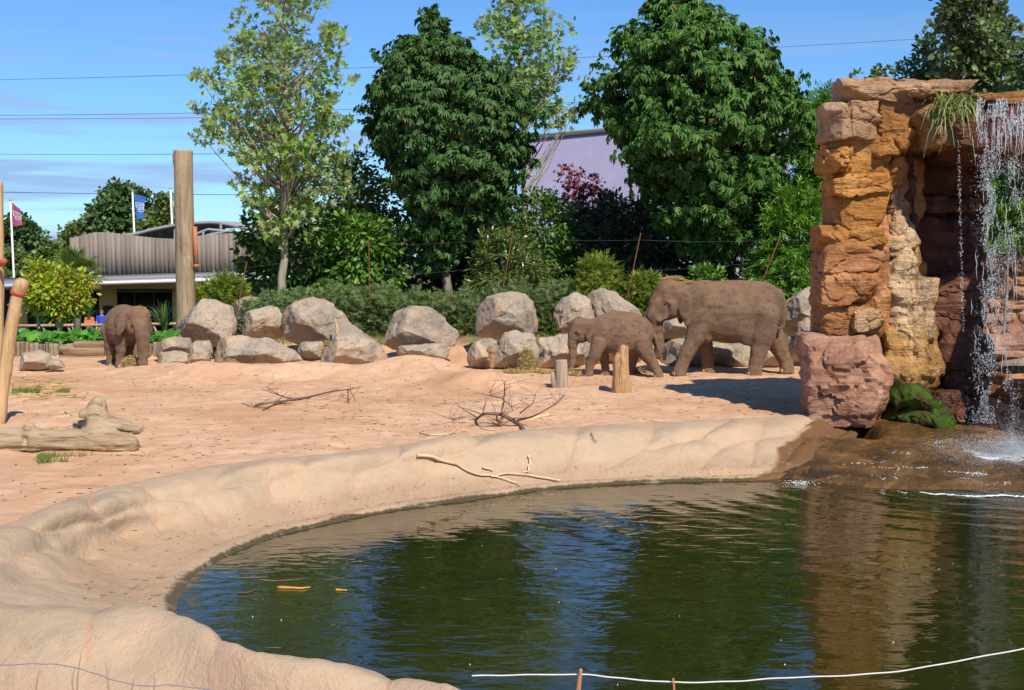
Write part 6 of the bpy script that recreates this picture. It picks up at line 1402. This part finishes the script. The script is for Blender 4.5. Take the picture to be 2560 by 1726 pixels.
for k, (f_, lab) in enumerate(((.12, 'lowest thin wire strung between the rusty rods'), (.45, 'middle thin wire strung between the rusty rods'), (.9, 'top thin wire strung between the rusty rods'))):
    pts = []
    for i in range(len(tops)-1):
        p0 = tops[i][0].lerp(tops[i][1], f_); p1 = tops[i+1][0].lerp(tops[i+1][1], f_)
        for s_ in np.linspace(0, 1, 9)[:-1]: q = p0.lerp(p1, s_); q.z -= .12*4*s_*(1-s_)*.5; pts.append(tuple(q))
    pts.append(tuple(tops[-1][0].lerp(tops[-1][1], f_))); q = tops[-1][0].lerp(tops[-1][1], f_); pts.append((q.x+4, q.y-.3, q.z-.05)); mb = MB(); add_tube(mb, np.array(pts), .003, 4, False)
    tag(link('fence_wire', mb.mesh('fence_wire', pts[0]), M_WIRE, None, pts[0]), lab, 'wire')
# overhead cables
for k, (pts, lab) in enumerate([([(-300, 209), (0, 200), (480, 187), (1300, 152), (2040, 113), (2340, 95), (2900, 60)], 'highest overhead cable crossing the sky'), ([(-300, 292), (0, 289), (480, 283), (1300, 262), (2020, 230), (2100, 225), (2900, 180)], 'upper of two close overhead cables'),
    ([(-300, 300), (0, 298), (480, 295), (1300, 278), (2020, 246), (2100, 242), (2900, 200)], 'lower of two close overhead cables'), ([(-300, 386), (0, 386), (300, 387), (600, 384), (1500, 372), (2900, 330)], 'overhead cable at the height of the pole top'), ([(-300, 477), (0, 481), (300, 485), (700, 487), (1500, 482), (2900, 440)], 'lowest overhead cable behind the flags')]):
    c = crom(np.array([list(P(x, y, 160)) for x, y in pts]), 50); mb = MB(); add_tube(mb, c, .028 if k < 4 else .036, 5, False); tag(link('overhead_cable', mb.mesh('overhead_cable', tuple(c[0])), M_CABLE, None, tuple(c[0])), lab, 'cable', 'overhead cables')
# dark covered thing and white bag beside the left bamboo
boulder('dark_boulder', [(578,790),(590,755),(620,742),(650,750),(660,800),(640,835),(590,835)], 41.6, 1.0, 101, M_BOULDER[3], 'dark shaded boulder behind the left rusty rod', sub=4)
for k, x_ in enumerate((533, 578, 595)):
    po = thing('thin_post', tuple(P(x_, 780, 49)), ['thin weathered post left of the light bamboo', 'thin weathered post behind the light bamboo', 'short weathered post right of the light bamboo'][k], 'post'); rough_log('post', [tuple(P(x_, 790, 49)), tuple(P(x_, 745, 49)), tuple(P(x_, 703+k*6, 49))], [.06]*3, M_POLE, po, tuple(po.location), 8, 10, .04, k, 0)
# ------------------------------------------------------------------ falling water
M_DROP = MT('water_drop', .12, .6); M_DROP.set((.80, .86, .92)); M_DROP.b.inputs['Transmission Weight'].default_value = .45; M_DROP.b.inputs['IOR'].default_value = 1.33; M_DROP = M_DROP.m
M_FOAM = flat_mat('foam', (.82, .85, .87), .6, .04)
OV = np.array([[1,0,0],[-1,0,0],[0,1,0],[0,-1,0],[0,0,1],[0,0,-1]], float); OF = np.array([[0,2,4],[2,1,4],[1,3,4],[3,0,4],[2,0,5],[1,2,5],[3,1,5],[0,3,5]])
def drops(name, pos, rad, stretch, label, mat=M_DROP, kind='stuff', cat='water'):
    pos = np.asarray(pos); n = len(pos); sc_ = np.stack([rad, rad, rad*stretch], 1); V = pos[:, None]+OV[None]*sc_[:, None]; F = OF[None]+(np.arange(n)*6)[:, None, None]
    return tag(link(name, mesh_np(name, V.reshape(-1, 3), F.reshape(-1, 3)), mat, sm=True), label, cat, kind=kind)
rg = np.random.default_rng(55)
N = 17000; v = rg.uniform(0, 1, N); py = 258 + (1060-258)*v
ctr_ = np.where(rg.random(N) < .62, np.interp(py, [250, 360, 600, 1060], [2492, 2470, 2478, 2462]), np.interp(py, [250, 360, 1060], [2545, 2535, 2520]))
sp = np.interp(py, [250, 400, 800, 1060], [34, 24, 24, 34]); px = ctr_ + rg.normal(0, 1, N)*sp*.62
strand = vnoise(np.stack([px*.05, py*.022, py*0], 1), 6) + .5*vnoise(np.stack([px*.16, py*.05, py*0], 1), 7); keep = strand > -.12; px, py = px[keep], py[keep]; n = len(px)
Dd = 23.75 + rg.normal(0, .10, n) + np.interp(py, [250, 380, 1060], [.0, -.1, -.25]); pos = np.array([list(P(a, b_, d)) for a, b_, d in zip(px, py, Dd)])
drops('waterfall', pos, rg.uniform(.0022, .0062, n)*rg.choice([1, 1, 1, 1, 2.0], n), rg.uniform(.8, 2.0, n)*np.interp(py, [250, 400, 700], [2.0, 1.2, 1]), 'curtain of falling water drops at the right', cat='waterfall')
n = 300; py = rg.uniform(365, 830, n); px = np.interp(py, [365, 830], [2396, 2408]) + rg.normal(0, 2.2, n); pos = np.array([list(P(a, b_, 23.9)) for a, b_ in zip(px, py)])
drops('water_trickle', pos, rg.uniform(.003, .008, n), rg.uniform(1, 3, n), 'single thin trickle of drops left of the main fall', cat='waterfall')
# continuous strands inside the curtain
M_STR = MT('water_strand', .15, .5); M_STR.set((.86, .90, .94)); _tr = M_STR.n('ShaderNodeBsdfTransparent'); _ms = M_STR.n('ShaderNodeMixShader'); _ms.inputs[0].default_value = .55
M_STR.l(M_STR.b.outputs[0], _ms.inputs[1]); M_STR.l(_tr.outputs[0], _ms.inputs[2]); M_STR.l(_ms.outputs[0], M_STR.nt.nodes['Material Output'].inputs[0]); M_STR = M_STR.m
mb = MB()
for i in range(190):
    y0 = rg.choice([rg.uniform(246, 330), rg.uniform(250, 900)]); ln_ = rg.uniform(12, 75); xx = rg.choice([rg.normal(2482, 24), rg.normal(2540, 20)]); d0 = 23.72 + rg.normal(0, .10)
    pts = [list(P(xx + rg.normal(0, 1.2) + (6 if False else 0), y0 + ln_*k/5, d0)) for k in range(6)]; add_tube(mb, np.array(pts), np.array([.001, .004, .007, .006, .004, .001])*rg.uniform(.4, 1.2), 5, False)
tag(link('water_strand', mb.mesh('water_strand'), M_STR, sm=True), 'translucent strands of water within the fall', 'waterfall', kind='stuff')
# veil clinging to the lintel face
n = 900; px = rg.uniform(2440, 2600, n); py = rg.uniform(246, 340, n); keep = vnoise(np.stack([px*.06, py*.012, py*0], 1), 16) > -.05; px, py = px[keep], py[keep]; n = len(px)
pos = np.array([list(P(a, b_, 23.78)) for a, b_ in zip(px, py)]); drops('water_veil', pos, rg.uniform(.004, .010, n), rg.uniform(1.5, 5, n), 'white veil of water sliding over the lintel face', cat='waterfall')
# splash and foam on the apron
n = 42000; a = rg.uniform(0, 6.28, n); r = np.abs(rg.normal(0, 1, n)); X0 = 8.75 + np.cos(a)*r*.75 + rg.choice([0, .9], n); Y0 = 22.3 + np.sin(a)*r*.55; Z0 = np.array([apron_z(p, q) for p, q in zip(X0, Y0)]) + np.abs(rg.exponential(.17, n))*np.exp(-r*.55) + .01
Z0 = np.maximum(Z0, WZ+.01)
drops('splash', np.stack([X0, Y0, Z0], 1), rg.uniform(.0014, .0050, n), rg.uniform(.8, 2, n), 'white splash where the fall hits the wet rock', cat='splash')
def discs(name, pos, rad, label):
    n = len(pos); k = 7; a = np.linspace(0, 2*np.pi, k, endpoint=False); rr = rg.uniform(.55, 1.25, (n, k)); st = rg.uniform(1.0, 2.6, n)
    V = np.zeros((n, k+1, 3)); V[:, 0] = pos; V[:, 1:, 0] = pos[:, None, 0] + np.cos(a)*rr*rad[:, None]*st[:, None]; V[:, 1:, 1] = pos[:, None, 1] + np.sin(a)*rr*rad[:, None]; V[:, 1:, 2] = pos[:, None, 2]-.003; V[:, 0, 2] += .006
    f = np.array([[0, i+1, (i+1) % k+1] for i in range(k)]); F = f[None]+(np.arange(n)*(k+1))[:, None, None]
    return tag(link(name, mesh_np(name, V.reshape(-1, 3), F.reshape(-1, 3)), M_FOAM), label, 'foam', kind='stuff')
n = 20000; X0 = rg.normal(9.1, 1.2, n); Y0 = rg.normal(21.9, .55, n); pp_ = np.stack([X0*1.3, Y0*3.4, X0*0], 1); k_ = fbm(pp_, 4, 61) > .30 - .55*np.exp(-((X0-9.1)/.8)**2-((Y0-22.1)/.35)**2); X0, Y0 = X0[k_], Y0[k_]; Z0 = np.maximum(np.array([apron_z(p, q) for p, q in zip(X0, Y0)]), WZ) + .015
discs('foam', np.stack([X0, Y0, Z0], 1), rg.uniform(.0015, .007, len(X0)), 'white foam on the wet rock below the fall')
pxs = np.linspace(2190, 2700, 320); pys = np.interp(pxs, [2190, 2330, 2450, 2560, 2700], [1226, 1236, 1240, 1242, 1244]) + 2.5*vnoise(np.stack([pxs*.03, pxs*0, pxs*0], 1), 19) + 1.2*vnoise(np.stack([pxs*.13, pxs*0, pxs*0], 1), 29)
wd_ = .030*np.clip(vnoise(np.stack([pxs*.035, pxs*0, pxs*0], 1), 9)+.42, 0, 1)*(.5+np.abs(vnoise(np.stack([pxs*.4, pxs*0, pxs*0], 1), 39))) * sstep(2190, 2260, pxs); c_ = np.array([list(PZ(a, b_, WZ+.010)) for a, b_ in zip(pxs, pys)])
V = np.stack([c_ - np.array([0, 1, 0])*wd_[:, None]*1.6, c_ + np.array([0, 1, 0])*wd_[:, None]*1.6 + np.array([0, 0, .004])], 1).reshape(-1, 3); k_ = np.arange(len(pxs)-1); F = np.stack([2*k_, 2*k_+2, 2*k_+3, 2*k_+1], 1)[(wd_[:-1] > .002)]
tag(link('foam_line', mesh_np('foam_line', V, F), M_FOAM), 'thin white foam line where wet rock meets the pool', 'foam', kind='stuff')
n = 110; pxs = rg.normal(2000, 22, n); pys = rg.normal(1207, 3, n); pos = np.array([list(PZ(a, b_, WZ+.03)) for a, b_ in zip(pxs, pys)]); discs('foam_fleck', pos, rg.uniform(.002, .006, n), 'small foam fleck at the left end of the wet rock')
n = 14; pxs = rg.uniform(620, 2540, n); pys = rg.uniform(1290, 1720, n); pos = np.array([list(PZ(a, b_, WZ+.006)) for a, b_ in zip(pxs, pys)]); discs('floating_fluff', pos, rg.uniform(.002, .005, n), 'tiny white specks floating on the pool')
# floating sticks
M_ORST = flat_mat('orange_stick', (.55, .26, .06), .7, .2)
for pts, r_, lab in (([(694, 1469), (730, 1470), (752, 1471), (776, 1468)], .018, 'orange stick floating at the left of the pool'), ([(840, 1475), (868, 1476)], .016, 'short orange stick floating right of the longer one'), ([(595, 1483), (622, 1481), (640, 1473)], .010, 'thin dark twig floating near the left bank')):
    q = np.array([list(PZ(x, y, WZ+.01)) for x, y in pts]); c = crom(q, 12); mb = MB(); add_tube(mb, c, np.linspace(r_, r_*.5, 12), 6); tag(link('floating_stick', mb.mesh('floating_stick', tuple(q[0])), M_ORST if 'orange' in lab else M_TWIG, None, tuple(q[0]), sm=True), lab, 'stick')
# ------------------------------------------------------------------ litter on the sand
def litter(name, n, seed, ln, wd, mat, label, boxes=None, dens=.0):
    rg = np.random.default_rng(seed); out = []; dd = []
    while len(out) < n:
        if boxes: b_ = boxes[rg.integers(len(boxes))]; px_, py_ = rg.uniform(b_[0], b_[2]), rg.uniform(b_[1], b_[3]); g = PZ(px_, py_, 0); x, y = g.x, g.y
        else:
            y = 16 + 19*rg.uniform(0, 1); x = rg.uniform(-.42, .34)*y
            if vnoise(np.array([[x*.5, y*.5, seed]]), 4)[0] < rg.uniform(-.6, .5): continue
        if poly_sd(np.array([x]), np.array([y]), poly[::2])[0] < .15: continue
        out.append((x, y, gz(x, y)+wd*.7)); a = rg.uniform(0, 6.28); dd.append((math.cos(a), math.sin(a)*.7, rg.normal(0, .06)))
    return tag(link(name, sticks(name, out, dd, rg.uniform(.3, 1.4, n)*ln, wd, mat, (0, 0, 0), .2, seed), mat), label, 'litter', kind='stuff')
litter('straw_litter', 650, 3, .16, .0045, M_HAY, 'scattered straw lying on the sand')
litter('twig_litter', 700, 4, .12, .005, M_TWIG, 'scattered dark twigs and bits on the sand')
litter('stalk_litter', 150, 5, .55, .010, M_HAY, 'pale cut stalks strewn between trestle and feeding elephant', [(25, 945, 150, 965), (30, 985, 215, 1002), (45, 975, 160, 992), (120, 945, 200, 975)])
litter('dung_crumbs', 260, 8, .035, .009, M_TWIG, 'dark crumbs trodden into the sand')
def rim_litter(name, n, seed, ln, wd, mat, label):
    rg = np.random.default_rng(seed); j = rg.integers(int(NT*.55), int(NT*.82), n); i = rg.integers(20, int(NS*.62), n); pos = G[j, i] + np.array([0, 0, wd*.8]); a = rg.uniform(0, 6.28, n)
    return tag(link(name, sticks(name, pos, np.stack([np.cos(a), np.sin(a), rg.normal(0, .05, n)], 1), rg.uniform(.3, 1.5, n)*ln, wd, mat, (0, 0, 0), .2, seed), mat), label, 'litter', kind='stuff')
rim_litter('bank_straw', 170, 13, .10, .003, M_HAY, 'bits of straw on the sloping pool bank'); rim_litter('bank_twig', 120, 14, .08, .0035, M_TWIG, 'dark bits on the sloping pool bank')
# damp debris along the water line
# ------------------------------------------------------------------ wire and dry stalks close to the camera
M_WHW = flat_mat('white_rope', (.62, .64, .62), .6, .1, 40); M_GRW = flat_mat('grey_wire', (.20, .18, .22), .5, .1)
DN = 5.2
for pts, r_, m_, lab in (([(1180, 1690), (1300, 1688), (1460, 1687), (1560, 1697), (1690, 1706), (1830, 1704), (1960, 1695), (2100, 1690), (2250, 1678), (2400, 1652), (2560, 1622), (2700, 1596)], .0030, M_WHW, 'white rope strand sagging across the bottom of the view'), ([(-60, 1666), (0, 1664), (90, 1660), (160, 1664), (230, 1682), (300, 1705), (370, 1716), (420, 1713), (470, 1718), (560, 1728), (800, 1750)], .0022, M_GRW, 'thin grey wire across the bottom left corner')):
    c = crom(np.array([list(P(x, y, DN)) for x, y in pts]), 70); c[:, 2] += .0012*np.sin(np.arange(70)*1.1); mb = MB(); add_tube(mb, c, r_, 6, False); tag(link('fence_strand', mb.mesh('fence_strand', tuple(c[0])), m_, None, tuple(c[0]), sm=True), lab, 'wire')
M_STK = mat_wood('stalk', (.36, .16, .08), (.5, .27, .14), .3)
for k, (pts, r_, lab) in enumerate((([(1443, 1760), (1448, 1705), (1452, 1672)], .009, 'reddish stake holding the white rope at the bottom'), ([(1686, 1760), (1685, 1720), (1683, 1696)], .005, 'small pale stake under the white rope'))):
    c = crom(np.array([list(P(x, y, DN-.02)) for x, y in pts]), 10); c[0, 2] -= .0; lo_ = c[0].copy(); lo_[2] = -.4; c = np.vstack([lo_, c]); mb = MB(); add_tube(mb, c, np.linspace(r_*1.2, r_*.8, len(c)), 7); tag(link('wooden_stake', mb.mesh('wooden_stake', tuple(c[0])), M_STK, None, tuple(c[0]), sm=True), lab, 'stake')
rg = np.random.default_rng(91)
for k, (x_, y0, y1) in enumerate(((195, 1740, 1628), (268, 1740, 1655), (180, 1740, 1665), (92, 1740, 1670), (385, 1740, 1690), (330, 1750, 1690))):
    D_ = 6.1; c = crom(np.array([list(P(x_+rg.uniform(-8, 8), y0, D_)), list(P(x_, (y0+y1)/2, D_)), list(P(x_+rg.uniform(-10, 10), y1, D_))]), 8); lo_ = c[0].copy(); lo_[2] = -.38; c = np.vstack([lo_, c]); mb = MB(); add_tube(mb, c, np.linspace(.006, .002, len(c)), 5)
    lab = ['tallest dry stalk at bottom left', 'dry stalk right of the tallest one at bottom left', 'short dry stalk left of the tallest one', 'leftmost dry stalk at bottom left', 'dry stalk by the near rim lump', 'low dry stalk near the grey wire'][k]
    tag(link('dry_stalk', mb.mesh('dry_stalk', tuple(c[0])), flat_mat('dry_stalk_%d' % k, (.34, .24, .13), .9), None, tuple(c[0]), sm=True), lab, 'dry stalk', 'dry stalks')
